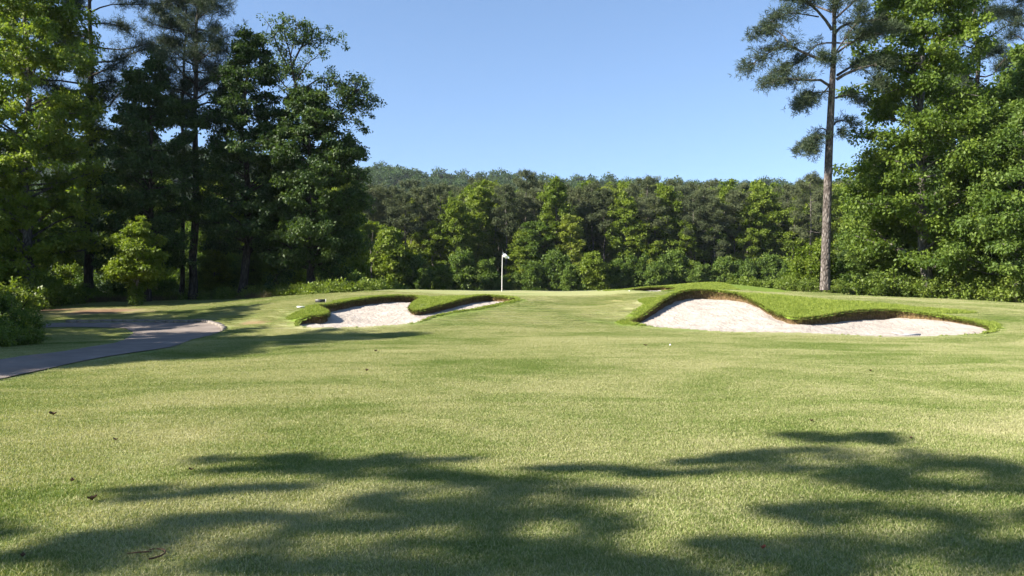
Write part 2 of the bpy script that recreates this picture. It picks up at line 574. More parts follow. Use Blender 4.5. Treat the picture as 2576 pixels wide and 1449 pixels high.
CT = []
for lip in (LIP_L, LIP_R, LIP_F):
    for u, v, Y, d, pf in lip:
        CT.append(P(u, v, Y))
pix = [(1400, 800, 29.5), (1400, 770, 33.3), (1450, 745, 38), (1300, 735.5, 42.5), (1263, 732.6, 43.5), (1500, 734, 43), (1260, 731, 50),
       (1450, 731, 50), (1100, 730.5, 48), (976, 728, 41), (920, 731, 42), (1084, 732, 42), (800, 739, 43), (750, 742, 43.5), (600, 751, 45), (440, 756, 46),
       (1130, 741, 38.5), (1020, 736, 38.5), (880, 745, 36.5), (780, 757, 34), (700, 772, 32.5), (640, 800, 30), (690, 812, 28.6),
       (600, 832, 27), (560, 834, 27.6), (480, 812, 31), (300, 812, 31.6), (130, 816, 31), (345, 770, 40), (200, 797, 34), (200, 764, 42), (60, 775, 40),
       (450, 780, 37), (560, 770, 37), (0, 860, 24), (330, 840, 27.5), (0, 907, 17.2), (0, 955, 14.9), (205, 910, 17.6), (395, 881, 20.6),
       (1927, 741, 36.5), (2100, 748, 34.8), (2250, 757, 33), (2400, 780, 30.2), (2576, 803, 28), (2576, 757, 42), (2300, 746, 43), (2000, 737.5, 41.5), (2150, 741, 43),
       (1790, 713, 44.5), (1850, 717, 44.5), (1725, 717, 44.5), (1680, 721, 44.8), (1930, 734, 42.5), (1570, 730, 45), (1750, 733, 38.5), (1860, 737, 38.5), (1640, 738, 38), (1800, 727, 50), (1560, 765, 34), (1540, 800, 29.5),
       (2540, 850, 24.0), (2600, 830, 25.2)]
for u, v, Y in pix:
    CT.append(P(u, v, Y))
for x in (-14, -9, -4, 2, 8, 14):
    for y in (-8, -2, 4, 9):
        CT.append(np.array([x, y, 0.0]))
for x, y, z in [(-5, 13.5, 0), (0, 14, 0), (6, 14, 0), (12, 14, 0), (-4, 18.5, .0), (0, 19, .0), (5, 19, 0), (11, 18, 0), (17, 19, 0), (-7, 22.5, 0), (-2.5, 23.5, .02), (2.5, 23.5, .02), (6, 21.5, .0),
                (-22, 5, -.1), (-22, 15, -.05), (-22, 25, .05), (-26, 35, .4), (-30, 45, .8), (-15, 50, .9), (-5, 55, .9), (5, 58, .9), (18, 54, .9), (30, 48, .8), (30, 38, .55), (26, 28, .25), (24, 18, 0), (22, 5, 0),
                (-35, 60, 1.0), (0, 75, .45), (-30, 80, .8), (30, 75, .6), (45, 50, .8), (45, 20, .2), (-45, 20, 0), (-45, 45, .6), (0, 100, .2), (-50, 100, .6), (60, 100, .3)]:
    CT.append(np.array([x, y, z]))
CT = np.array(CT)


def tps_fit(C, lam=1e-4):
    n = len(C)
    r = np.linalg.norm(C[:, None, :2] - C[None, :, :2], axis=2) / 10
    Kk = np.where(r > 0, r * r * np.log(r + 1e-12), 0) + np.eye(n) * lam
    Pm = np.c_[np.ones(n), C[:, :2] / 10]
    A = np.block([[Kk, Pm], [Pm.T, np.zeros((3, 3))]])
    return C[:, :2].copy(), np.linalg.solve(A, np.r_[C[:, 2], 0, 0, 0])


def tps_eval(fit, x, y):
    c, w = fit
    sh = np.shape(x)
    x = np.ravel(x).astype(float)
    y = np.ravel(y).astype(float)
    out = np.empty(len(x))
    for s in range(0, len(x), 20000):
        xx, yy = x[s:s + 20000], y[s:s + 20000]
        r = np.hypot(xx[:, None] - c[None, :, 0], yy[:, None] - c[None, :, 1]) / 10
        out[s:s + 20000] = (r * r * np.log(r + 1e-12)) @ w[:-3] + w[-3] + w[-2] * xx / 10 + w[-1] * yy / 10
    return out.reshape(sh)


FIT = tps_fit(CT, 2e-5)


def sstep(a, b, x):
    t = np.clip((x - a) / (b - a), 0, 1)
    return t * t * (3 - 2 * t)


def H(x, y):
    x = np.asarray(x, float)
    y = np.asarray(y, float)
    xc, yc = np.clip(x, -50, 60), np.clip(y, -10, 105)
    z = tps_eval(FIT, xc, yc)
    w = sstep(0, 40, np.maximum(np.maximum(-50 - x, x - 60), np.maximum(-10 - y, y - 105)))
    z = z * (1 - w) + 0.2 * w
    z = z + 0.012 * vnoise(x, y, 3, 3.5) * sstep(6, 12, y) + 0.02 * vnoise(x, y, 4, 9)
    return z


def Hs(x, y):
    return float(H(np.array([x]), np.array([y]))[0])


def hit(u, v, y0=3.0, y1=90.0):
    Ys = np.concatenate([np.arange(y0, 60, .04), np.arange(60, y1, .3)])
    x = (u - U0) * K * Ys
    zr = EYE - (v - V0) * K * Ys
    h = H(x, Ys)
    i = np.argmax(zr <= h)
    if zr[i] > h[i]:
        i = len(Ys) - 1
    return np.array([x[i], Ys[i], h[i]])


def closed_curve(lip, step=0.09):
    pts = np.array([[*P(u, v, Y)[:2], d, pf] for u, v, Y, d, pf in lip])
    m = len(pts)
    out = []
    for i in range(m):
        p0, p1, p2, p3 = pts[i - 1], pts[i], pts[(i + 1) % m], pts[(i + 2) % m]
        L = np.linalg.norm(p2[:2] - p1[:2])
        k = max(2, int(L / step))
        for f in np.arange(k) / k:
            a = 0.5 * ((2 * p1) + (-p0 + p2) * f + (2 * p0 - 5 * p1 + 4 * p2 - p3) * f * f + (-p0 + 3 * p1 - 3 * p2 + p3) * f ** 3)
            a[2:] = p1[2:] * (1 - f) + p2[2:] * f
            out.append(a)
    return np.array(out)


def poly_sd(poly, x, y):
    """signed distance to a closed polygon, negative inside"""
    sh = np.shape(x)
    x = np.ravel(x); y = np.ravel(y)
    out = np.empty(len(x))
    a = poly
    b = np.roll(poly, -1, axis=0)
    e = b - a
    el = (e ** 2).sum(1) + 1e-12
    for s in range(0, len(x), 8000):
        px, py = x[s:s + 8000, None], y[s:s + 8000, None]
        dx, dy = px - a[None, :, 0], py - a[None, :, 1]
        t = np.clip((dx * e[:, 0] + dy * e[:, 1]) / el, 0, 1)
        d2 = (dx - t * e[:, 0]) ** 2 + (dy - t * e[:, 1]) ** 2
        c1 = (a[None, :, 1] > py) != (b[None, :, 1] > py)
        xi = a[None, :, 0] + (py - a[None, :, 1]) / (np.where(np.abs(e[:, 1]) < 1e-9, 1e-9, e[:, 1])) * e[:, 0]
        ins = (c1 & (px < xi)).sum(1) % 2 == 1
        d = np.sqrt(d2.min(1))
        out[s:s + 8000] = np.where(ins, -d, d)
    return out.reshape(sh)


BUNK = [closed_curve(l) for l in (LIP_L, LIP_R, LIP_F)]
BNAME = ['left', 'right', 'far']


def bunk_sd(x, y, margin=6.0):
    out = np.full(np.shape(x), 99.0)
    for c in BUNK:
        lo, hi = c[:, :2].min(0) - margin, c[:, :2].max(0) + margin
        m = (x > lo[0]) & (x < hi[0]) & (y > lo[1]) & (y < hi[1])
        if m.any():
            out[m] = np.minimum(out[m], poly_sd(c[::2, :2], x[m], y[m]))
    return out


# cart path outline, from its two edges
lower = [(-420, 1060), (-200, 1000), (0, 956), (146, 924), (205, 911), (293, 895), (395, 880), (439, 872), (483, 856), (542, 841), (561, 831)]
upper = [(551, 822), (520, 814.5), (498, 812.5), (410, 813), (264, 812.5), (123, 815), (-60, 822), (-300, 834)]
isl = [(-300, 846), (-60, 833), (123, 824.5), (293, 826), (322, 831), (335, 839), (325, 848), (293, 863), (205, 878), (97, 893), (0, 907), (-200, 938), (-420, 985)]
PATH = []
for (u, v) in lower + upper + isl:
    PATH.append(hit(u, v, 4.0)[:2])
PATH = np.array(PATH)
PATH = np.array(smooth_path(np.vstack([PATH, PATH[:1]]), 260))[:-1, :2]

DIRT_C = hit(190, 782)[:2]
TREELINE_L = np.array([hit(u, v)[:2] for u, v in [(-400, 740), (-150, 760), (100, 775), (230, 757), (330, 752), (440, 755), (600, 752), (750, 743), (830, 739), (900, 733)]])


def bunk_puff(x, y):
    out = np.full(np.shape(x), .3)
    best = np.full(np.shape(x), 3.0)
    for c in BUNK:
        lo, hi = c[:, :2].min(0) - 3, c[:, :2].max(0) + 3
        m = (x > lo[0]) & (x < hi[0]) & (y > lo[1]) & (y < hi[1])
        if not m.any(): continue
        xx, yy = x[m], y[m]
        dd = np.full(len(xx), 9.0)
        pp = np.zeros(len(xx))
        for q in c[::4]:
            d = np.hypot(xx - q[0], yy - q[1])
            k = d < dd
            dd[k] = d[k]
            pp[k] = q[3]
        o, b_ = out[m], best[m]
        k = dd < b_
        o[k] = .03 + 1.05 * np.clip(pp[k], 0, 1)
        b_[k] = dd[k]
        out[m], best[m] = o, b_
    return out


def masks(x, y):
    sd = bunk_sd(x, y)
    nn = vnoise(x, y, 9, 1.2)
    nb = vnoise(x, y, 11, 5.0)
    # long-grass collar round the bunkers, wider on the banks behind them
    bpf = bunk_puff(x, y)
    wid = (0.5 + 0.25 * nb) * bpf
    rough = (1 - sstep(wid * .5, wid, sd + .06 * nn)) * sstep(.06, .3, bpf)
    ton = np.zeros_like(x)
    for (u, v, Y, rx, ry) in [(1110, 757, 33.6, 1.9, 1.6), (1990, 768, 30.8, 2.4, 2.3), (2150, 770, 30.6, 2.4, 1.3), (2330, 783, 29.8, 1.9, .8), (2020, 784, 29.0, 1.3, 1.6), (2080, 780, 29.6, 1.5, 1.2), (1790, 716, 44.4, 5.0, 3.0), (1690, 724, 44.4, 4, 1.8), (775, 787, 29.0, .8, .8), (1640, 760, 31.5, .5, 1.6)]:
        p = P(u, v, Y)
        ton = np.maximum(ton, 1 - sstep(.75, 1.05, np.hypot((x - p[0]) / rx, (y - p[1]) / ry) + .05 * nn))
    rough = np.maximum(rough, ton)
    g = P(1330, 732, 44)
    green = 1 - sstep(.85, 1.0, np.hypot((x - g[0]) / 13, (y - g[1]) / 6.5) + .03 * nn)
    # edge of the mown grass: beyond it leaf litter
    yl = np.interp(x, TREELINE_L[:, 0], TREELINE_L[:, 1], left=TREELINE_L[0, 1])
    yr = np.interp(x, [5, 14, 22, 30, 60], [60, 47, 44.2, 43.5, 42])
    ye = np.where(x < -7, yl, np.where(x < 5, 62, yr))
    duff = sstep(-.3, .6, y - ye + .5 * nn)
    dirt = (1 - sstep(.55, 1.0, np.hypot((x - DIRT_C[0]) / 5.0, (y - DIRT_C[1]) / 3.6) + .15 * nn)) * (.45 + .5 * sstep(-.3, .5, nb))
    st = hit(640, 812)[:2]
    dirt = np.maximum(dirt, .7 * (1 - sstep(.4, 1.0, np.hypot((x - st[0]) / .9, (y - st[1]) / .5) + .2 * nn)))
    w1 = hit(1530, 762)[:2]
    worn = .55 * (1 - sstep(.3, 1.0, np.hypot((x - w1[0] - (y - w1[1]) * .35) / 1.5, (y - w1[1]) / 5.5) + .12 * nn))
    w2 = hit(2480, 775)[:2]
    worn = np.maximum(worn, .5 * (1 - sstep(.3, 1.0, np.hypot((x - w2[0]) / 4.5, (y - w2[1]) / 2.4) + .15 * nn)) * (.5 + .5 * np.sin(y * 7.0 + x * 1.0)))
    return rough, green, duff, dirt, worn, sd


def axis(segs):
    out = []
    for a, b, s in segs:
        out.append(np.arange(a, b - s * .25, s))
    out.append([segs[-1][1]])
    return np.concatenate(out)


xs = axis([(-1200, -400, 200), (-400, -100, 60), (-100, -50, 8), (-50, -26, 1.2), (-26, -13, .3), (-13, 19, .13), (19, 30, .35), (30, 60, 1.5), (60, 120, 10), (120, 400, 70), (400, 1200, 200)])
ys = axis([(-120, -60, 30), (-60, -10, 6), (-10, 3, .8), (3, 13, .35), (13, 23, .2), (23, 37, .13), (37, 52, .25), (52, 80, 1.0), (80, 130, 4), (130, 400, 45), (400, 1200, 200)])
GX, GY = np.meshgrid(xs, ys, indexing='xy')
GZ = H(GX, GY)
mr, mg, md, mdi, mw, msd = masks(GX, GY)
nx, ny = len(xs), len(ys)
idx = np.arange(nx * ny).reshape(ny, nx)
quads = np.stack([idx[:-1, :-1], idx[:-1, 1:], idx[1:, 1:], idx[1:, :-1]], -1).reshape(-1, 4)
sdc = msd.ravel()[quads].max(1)
quads = quads[sdc > -0.02]
gm = MB()
gm.add(np.stack([GX, GY, GZ], -1).reshape(-1, 3), quads)
gme = gm.mesh('ground', [M_ground], smooth=True)
for nm, arr in (('rough', mr), ('green', mg), ('duff', md), ('dirt', mdi), ('worn', mw)):
    a = gme.attributes.new(nm, 'FLOAT', 'POINT')
    a.data.foreach_set('value', arr.ravel().astype(np.float32))
tag(link('ground', gme), kind='structure', label='mown fairway, green and grass banks of a golf hole', cat='ground')

# ------------------------------------------------------------------ bunkers: sand sheets and turf banks
SAND_FITS = []


def cdt_inside(poly, step, inner_margin):
    lo, hi = poly.min(0), poly.max(0)
    gx, gy = np.meshgrid(np.arange(lo[0], hi[0], step), np.arange(lo[1], hi[1], step))
    gx = gx + RNG.uniform(-.2, .2, gx.shape) * step
    gy = gy + RNG.uniform(-.2, .2, gy.shape) * step
    d = poly_sd(poly, gx, gy)
    ins = d < -inner_margin
    pts = [Vector((float(a), float(b))) for a, b in poly] + [Vector((float(a), float(b))) for a, b in zip(gx[ins], gy[ins])]
    m = len(poly)
    res = mgeo.delaunay_2d_cdt(pts, [(i, (i + 1) % m) for i in range(m)], [], 1, 1e-5)
    return np.array([[v.x, v.y] for v in res[0]]), [list(f) for f in res[2]]


for bi, c in enumerate(BUNK):
    xy = c[:, :2]
    e = np.roll(xy, -1, 0) - np.roll(xy, 1, 0)
    nrm = np.stack([e[:, 1], -e[:, 0]], 1)
    nrm = nz(nrm)
    test = poly_sd(xy, xy[:, 0] + nrm[:, 0] * .01, xy[:, 1] + nrm[:, 1] * .01)
    if test.mean() < 0: nrm = -nrm
    lipz = H(xy[:, 0], xy[:, 1])
    sub = slice(None, None, 6)
    SF = tps_fit(np.c_[xy[sub], (lipz - c[:, 2])[sub]], 3e-4)
    SAND_FITS.append(SF)

    def sandz(x, y, SF=SF, xy=xy):
        d = np.minimum(poly_sd(xy[::2], x, y), 0)
        return tps_eval(SF, x, y) - 0.07 * sstep(0, 1.6, -d) + .012 * vnoise(x, y, 21, .9) + .008 * vnoise(x, y, 22, .35)
    # sand sheet reaches a little under the turf lip
    outer = xy + nrm * 0.03
    v2, f2 = cdt_inside(outer[::2], 0.10, 0.05)
    vz = sandz(v2[:, 0], v2[:, 1])
    me = bpy.data.meshes.new('bunker_sand')
    me.from_pydata([(a, b, z) for (a, b), z in zip(v2, vz)], [], f2)
    me.polygons.foreach_set('use_smooth', np.ones(len(me.polygons), dtype=bool))
    me.materials.append(M_sand)
    bm_up = me.polygons[0].normal.z
    tag(link('bunker_sand', me), kind='structure', cat='sand',
        label=['pale raked sand in the left bunker around a grass tongue', 'pale raked sand in the big right bunker', 'sliver of pale sand in the far bunker at the green'][bi])
    # turf bank: rolled grass collar, then an earth wall down to the sand
    k = len(xy)
    s = np.arange(k)
    jit = np.interp(s, np.arange(0, k + 4, 3), np.random.default_rng(bi + 50).normal(size=len(np.arange(0, k + 4, 3))) * .028)
    puff = c[:, 3]
    base = sandz(xy[:, 0], xy[:, 1]) - 0.04
    rings = []
    for o, dz in ((.62, .004), (.45, .014), (.28, .028), (.14, .038), (.05, .036), (0.0, .022), (-.035, .0), (-.04, -.03)):
        q = xy + nrm * (o * (0.35 + .65 * np.clip(puff, 0, 1)) + (jit if o < .2 else 0))[:, None]
        z = H(q[:, 0], q[:, 1]) * min(1, 1) + .004 + (dz - .004) * puff
        if o <= 0: z = lipz + .004 + dz * np.clip(puff, .25, 1.3)
        rings.append(np.c_[q, z])
    V = np.concatenate(rings)
    R = len(rings)
    i = np.arange(R - 1)[:, None] * k
    j = np.arange(k)[None, :]
    F = np.stack([i + j, i + (j + 1) % k, i + k + (j + 1) % k, i + k + j], -1).reshape(-1, 4)
    bb = MB()
    bb.add(V, F, .5, 0)
    topz = rings[-1][:, 2]
    wr = [rings[-1]]
    for f, o in ((.2, -.025), (.5, -.015), (.8, -.03), (1.0, -.07)):
        q = xy + nrm * (o + jit * .8 + RNG.normal(size=k) * .006)[:, None]
        wr.append(np.c_[q, topz * (1 - f) + np.minimum(base, topz - .01) * f])
    V = np.concatenate(wr)
    R = len(wr)
    i = np.arange(R - 1)[:, None] * k
    F = np.stack([i + j, i + (j + 1) % k, i + k + (j + 1) % k, i + k + j], -1).reshape(-1, 4)
    bb.add(V, F, .5, 1)
    bme = bb.mesh('bunker_bank', [M_ground, M_earth], smooth=True)
    a = bme.attributes.new('rough', 'FLOAT', 'POINT')
    a.data.foreach_set('value', np.tile(np.clip(puff * 1.6, 0.05, 1), len(bme.vertices) // k).astype(np.float32))
    tag(link('bunker_bank', bme), kind='structure', cat='bank',
        label=['grass lip with earth face round the left bunker', 'grass lip with earth face round the right bunker', 'low grass lip round the far bunker'][bi])

# cart path
v2, f2 = cdt_inside(PATH, 0.45, 0.12)
pz = H(v2[:, 0], v2[:, 1]) + 0.022
pme = bpy.data.meshes.new('cart_path')
pme.from_pydata([(a, b, z) for (a, b), z in zip(v2, pz)], [], f2)
pme.polygons.foreach_set('use_smooth', np.ones(len(pme.polygons), dtype=bool))
pme.materials.append(M_path)
tag(link('cart_path', pme), kind='structure', label='brown paved cart path curving round a grass island', cat='path')


# ------------------------------------------------------------------ scattered ground cover (one object each, instanced by nodes)
def scatter(name, clump, pts, rot, scl, mats, label, cat):
    me = clump.mesh(name, mats)
    n0 = len(me.vertices)
    npt = len(pts)
    me.vertices.add(npt)
    co = np.empty((n0 + npt) * 3, dtype=np.float32)
    me.vertices.foreach_get('co', co)
    co = co.reshape(-1, 3)
    co[n0:] = pts
    me.vertices.foreach_set('co', co.ravel())
    a = me.attributes.new('src', 'FLOAT', 'POINT')
    a.data.foreach_set('value', np.r_[np.ones(n0), np.zeros(npt)].astype(np.float32))
    a = me.attributes.new('rot', 'FLOAT_VECTOR', 'POINT')
    a.data.foreach_set('vector', np.vstack([np.zeros((n0, 3)), rot]).astype(np.float32).ravel())
    a = me.attributes.new('scl', 'FLOAT', 'POINT')
    a.data.foreach_set('value', np.r_[np.ones(n0), scl].astype(np.float32))
    me.update()
    o = link(name, me)
    tag(o, label, cat, kind='stuff')
    ng = bpy.data.node_groups.new(name, 'GeometryNodeTree')
    ng.interface.new_socket('Geometry', in_out='INPUT', socket_type='NodeSocketGeometry')
    ng.interface.new_socket('Geometry', in_out='OUTPUT', socket_type='NodeSocketGeometry')
    gi = ng.nodes.new('NodeGroupInput')
    go = ng.nodes.new('NodeGroupOutput')
    sep = ng.nodes.new('GeometryNodeSeparateGeometry')
    sep.domain = 'POINT'

    def named(nm, dt):
        q = ng.nodes.new('GeometryNodeInputNamedAttribute')
        q.data_type = dt
        q.inputs['Name'].default_value = nm
        return next(s for s in q.outputs if s.enabled and s.name == 'Attribute')
    cmp = ng.nodes.new('FunctionNodeCompare')
    cmp.data_type = 'FLOAT'
    cmp.operation = 'GREATER_THAN'
    ng.links.new(named('src', 'FLOAT'), cmp.inputs[0])
    cmp.inputs[1].default_value = 0.5
    ng.links.new(gi.outputs[0], sep.inputs[0])
    ng.links.new(cmp.outputs[0], sep.inputs[1])
    iop = ng.nodes.new('GeometryNodeInstanceOnPoints')
    ng.links.new(sep.outputs[1], iop.inputs['Points'])
    ng.links.new(sep.outputs[0], iop.inputs['Instance'])
    e2r = ng.nodes.new('FunctionNodeEulerToRotation')
    ng.links.new(named('rot', 'FLOAT_VECTOR'), e2r.inputs[0])
    ng.links.new(e2r.outputs[0], iop.inputs['Rotation'])
    ng.links.new(named('scl', 'FLOAT'), iop.inputs['Scale'])
    ng.links.new(iop.outputs[0], go.inputs[0])
    md_ = o.modifiers.new('scatter', 'NODES')
    md_.node_group = ng
    return o


def blade_patch(n, rad, hmin, hmax, w, r, lean=.5):
    mb = MB()
    a = r.uniform(0, math.tau, n)
    q = rad * np.sqrt(r.random(n)) * r.uniform(.75, 1, n)
    c = np.stack([q * np.cos(a), q * np.sin(a), np.full(n, -.004)], 1)
    d = nz(np.c_[r.normal(size=(n, 2)) * lean, np.ones(n)])
    nn = rand_unit(r, n)
    leaf_quads(mb, c, d, nn, r.uniform(hmin, hmax, n), w * r.uniform(.7, 1.3, n), r.random(n), 0, 0.0)
    return mb


rg = np.random.default_rng(101)
sp = 0.36
yy = np.arange(3.2, 46.0, sp)
pl = []
for y in yy:
    xw = min(.68 * y + 4.0, 32)
    xx = np.arange(-xw, xw, sp)
    pl.append(np.c_[xx + rg.uniform(-.15, .15, len(xx)), y + rg.uniform(-.15, .15, len(xx))])
pl = np.concatenate(pl)
keep = (poly_sd(PATH, pl[:, 0], pl[:, 1]) > .36 - .16 * rg.random(len(pl))) & (bunk_sd(pl[:, 0], pl[:, 1]) > .22)
pl = pl[keep]
_r, _g, _d, _di, _w, _s = masks(pl[:, 0], pl[:, 1])
pl = pl[(_r < .55) & (_g < .5) & (_d < .3) & (_di < .35)]
pts = np.c_[pl, H(pl[:, 0], pl[:, 1])]
scatter('fairway_grass', blade_patch(2300, .46, .014, .036, .0048, rg, .8), pts, np.c_[np.zeros((len(pl), 2)), rg.uniform(0, 6.28, len(pl))],
        rg.uniform(.9, 1.15, len(pl)), [M_blade], 'short mown grass blades of the fairway in front of the bunkers', 'grass')

# longer turf on bunker collars and banks
cand = []
for c in BUNK:
    lo, hi = c[:, :2].min(0) - 3.2, c[:, :2].max(0) + 3.2
    n = int((hi[0] - lo[0]) * (hi[1] - lo[1]) * 260)
    cand.append(np.c_[rg.uniform(lo[0], hi[0], n), rg.uniform(lo[1], hi[1], n)])
cand = np.concatenate(cand)
r_, g_, d_, di_, w_, s_ = masks(cand[:, 0], cand[:, 1])
keep = (s_ > -.03) & (rg.random(len(cand)) < r_ * 1.1 - .05)
cand, s_ = cand[keep], s_[keep]
# extra blades along the lip, leaning over the edge
lipp, lippuff = [], []
for c in BUNK:
    for rep in range(5):
        lipp.append(c[:, :2] + rg.normal(size=(len(c), 2)) * .025)
        lippuff.append(c[:, 3])
lipp = np.concatenate(lipp)
lippuff = np.concatenate(lippuff)
kk = rg.random(len(lipp)) < .01 + .99 * lippuff
lipp, lippuff = lipp[kk], lippuff[kk]
allp = np.vstack([cand, lipp])
zz = H(allp[:, 0], allp[:, 1])
zz[len(cand):] += .02 * lippuff
zz[:len(cand)] += np.where(s_ < .5, .04 * (1 - s_ / .5), 0) * .7
al = np.c_[rg.normal(size=(len(allp), 2)) * .18, rg.uniform(0, 6.28, len(allp))]
scatter('bunker_turf', blade_patch(30, .06, .035, .085, .0105, rg, .6), np.c_[allp, zz], al, rg.uniform(.7, 1.25, len(allp)), [M_rblade],
        'longer bright green turf growing on the bunker lips and banks', 'grass')


# roots and dead grass hanging over the earth faces
hp_, hr_ = [], []
for c in BUNK:
    xy = c[:, :2]
    e = np.roll(xy, -1, 0) - np.roll(xy, 1, 0)
    nrm = nz(np.stack([e[:, 1], -e[:, 0]], 1))
    if poly_sd(xy, xy[:, 0] + nrm[:, 0] * .01, xy[:, 1] + nrm[:, 1] * .01).mean() < 0: nrm = -nrm
    lz = H(xy[:, 0], xy[:, 1])
    for rep_ in range(6):
        m = rg.random(len(xy)) < np.clip(c[:, 3], 0, 1) * .85
        f = rg.random(m.sum())
        q = xy[m] - nrm[m] * .045 + rg.normal(size=(m.sum(), 2)) * .02
        hp_.append(np.c_[q, lz[m] + .035 - f * c[m, 2] * .55])
        az = np.arctan2(-nrm[m, 1], -nrm[m, 0]) + rg.normal(size=m.sum()) * .5
        hr_.append(np.c_[np.zeros(m.sum()), rg.uniform(1.3, 2.5, m.sum()), az])
scatter('hanging_turf', blade_patch(14, .04, .05, .13, .010, rg, .45), np.vstack(hp_), np.vstack(hr_), rg.uniform(.6, 1.2, sum(map(len, hp_))), [leaf_mat('hanging_grass', (.045, .034, .014), (.12, .105, .032), (.20, .21, .05), .15, .8, .1)],
        'brown and green grass hanging over the earth faces of the bunkers', 'grass')

# ------------------------------------------------------------------ trees
def broadleaf(r, Ht, base, prof, tr, nb, clump, nleaf, L, sub=3, droop=.35, thin=0.0, lean=(0, 0), flat=.6, limbs=True):
    tm, cm = MB(), MB()
    n = 14
    z = np.linspace(-.15, Ht * .95, n)
    wob = np.cumsum(r.normal(size=(n, 2)) * Ht * .006, axis=0)
    wob[0] = 0
    tp = np.c_[wob[:, 0] + lean[0] * z / Ht, wob[:, 1] + lean[1] * z / Ht, z]
    t = np.clip(z / Ht, 0, 1)
    rad = tr * (1 - .88 * t) ** .9
    rad[0] *= 1.35
    tube(tm, tp, rad, 9)
    C, R = [], []
    pt, pr = np.array([p[0] for p in prof]), np.array([p[1] for p in prof])
    ga = r.uniform(0, 6)
    for i in range(nb):
        t = (i + r.random()) / nb
        zt = base + t * (Ht - base)
        ga += 2.4 + r.normal() * .35
        Rr = np.interp(t, pt, pr) * r.uniform(.62, 1.08)
        if r.random() < thin: continue
        z0 = max(zt - Rr * r.uniform(.15, .55), base * .75)
        s = np.array([np.interp(z0, z, tp[:, 0]), np.interp(z0, z, tp[:, 1]), z0])
        e = np.array([s[0] + math.cos(ga) * Rr, s[1] + math.sin(ga) * Rr, zt + r.normal() * .25])
        m = (s + e) / 2 + np.array([0, 0, r.uniform(-.05, .22) * Rr]) + r.normal(size=3) * .08 * Rr
        pth = smooth_path([s, m, e], 6)
        r0 = max(.02, tr * (1 - .85 * min(1, z0 / Ht)) * r.uniform(.28, .5))
        if limbs: tube(tm, pth, np.linspace(r0, .012, 6), 5)
        k = max(1, int(Rr * .85 / clump))
        for f in np.linspace(.38, 1, k + 1):
            p = np.array([np.interp(f, np.linspace(0, 1, 6), pth[:, a]) for a in range(3)])
            C.append(p + r.normal(size=3) * clump * .4)
            R.append(clump * r.uniform(.6, 1.1))
        for q in range(sub):
            f = r.uniform(.4, .85)
            p = np.array([np.interp(f, np.linspace(0, 1, 6), pth[:, a]) for a in range(3)])
            a2 = ga + r.choice([-1, 1]) * r.uniform(.5, 1.1)
            l2 = Rr * r.uniform(.25, .5)
            e2 = p + np.array([math.cos(a2) * l2, math.sin(a2) * l2, r.uniform(-.15, .45) * l2])
            if limbs: tube(tm, [p, (p + e2) / 2 + r.normal(size=3) * .05, e2], [r0 * .4, r0 * .25, .008], 4)
            C.append(e2)
            R.append(clump * r.uniform(.55, 1.0))
            C.append((p + e2) / 2 + r.normal(size=3) * .2 * clump)
            R.append(clump * r.uniform(.45, .8))
    C, R = np.array(C), np.array(R)
    leaf_cloud(cm, C, np.c_[R, R, R * flat], nleaf, L, r, droop=droop)
    return tm, cm


def pine_branch(tm, cm, path, r0, r, tuftL, ntuft, nneed, W, start=.3, spread=.33):
    n = 7
    pth = smooth_path(path, n)
    tube(tm, pth, np.linspace(r0, r0 * .22, n), 5)
    Ltot = np.linalg.norm(np.diff(pth, axis=0), axis=1).sum()
    ss = np.linspace(0, 1, n)
    C, A = [], []
    ntw = max(3, int(ntuft / 7))
    for q in range(ntw):
        f = start + (1 - start) * r.random() ** .8
        p = np.array([np.interp(f, ss, pth[:, a]) for a in range(3)])
        d = nz(np.array([np.interp(min(f + .1, 1), ss, pth[:, a]) for a in range(3)]) - np.array([np.interp(max(f - .1, 0), ss, pth[:, a]) for a in range(3)]))
        sd = nz(d * r.uniform(.2, .9) + np.r_[r.normal(size=2) * .8, r.normal() * .28 + .12])
        l = Ltot * spread * r.uniform(.35, 1.0) * (1.15 - .6 * f)
        e = p + sd * l + np.array([0, 0, -.06 * l])
        tube(tm, [p, (p + e) / 2 + np.array([0, 0, .04 * l]), e], [r0 * .22, r0 * .14, .006], 4)
        k = max(3, int(ntuft / ntw))
        for g in np.linspace(.35, 1.0, k):
            C.append(p + (e - p) * g + r.normal(size=3) * tuftL * .55)
            A.append(nz(sd + r.normal(size=3) * .5))
    for q in range(4):
        C.append(pth[-1] + r.normal(size=3) * tuftL * .4)
        A.append(nz(pth[-1] - pth[-2]))
    tufts(cm, np.array(C), np.array(A), nneed, tuftL, W, r)


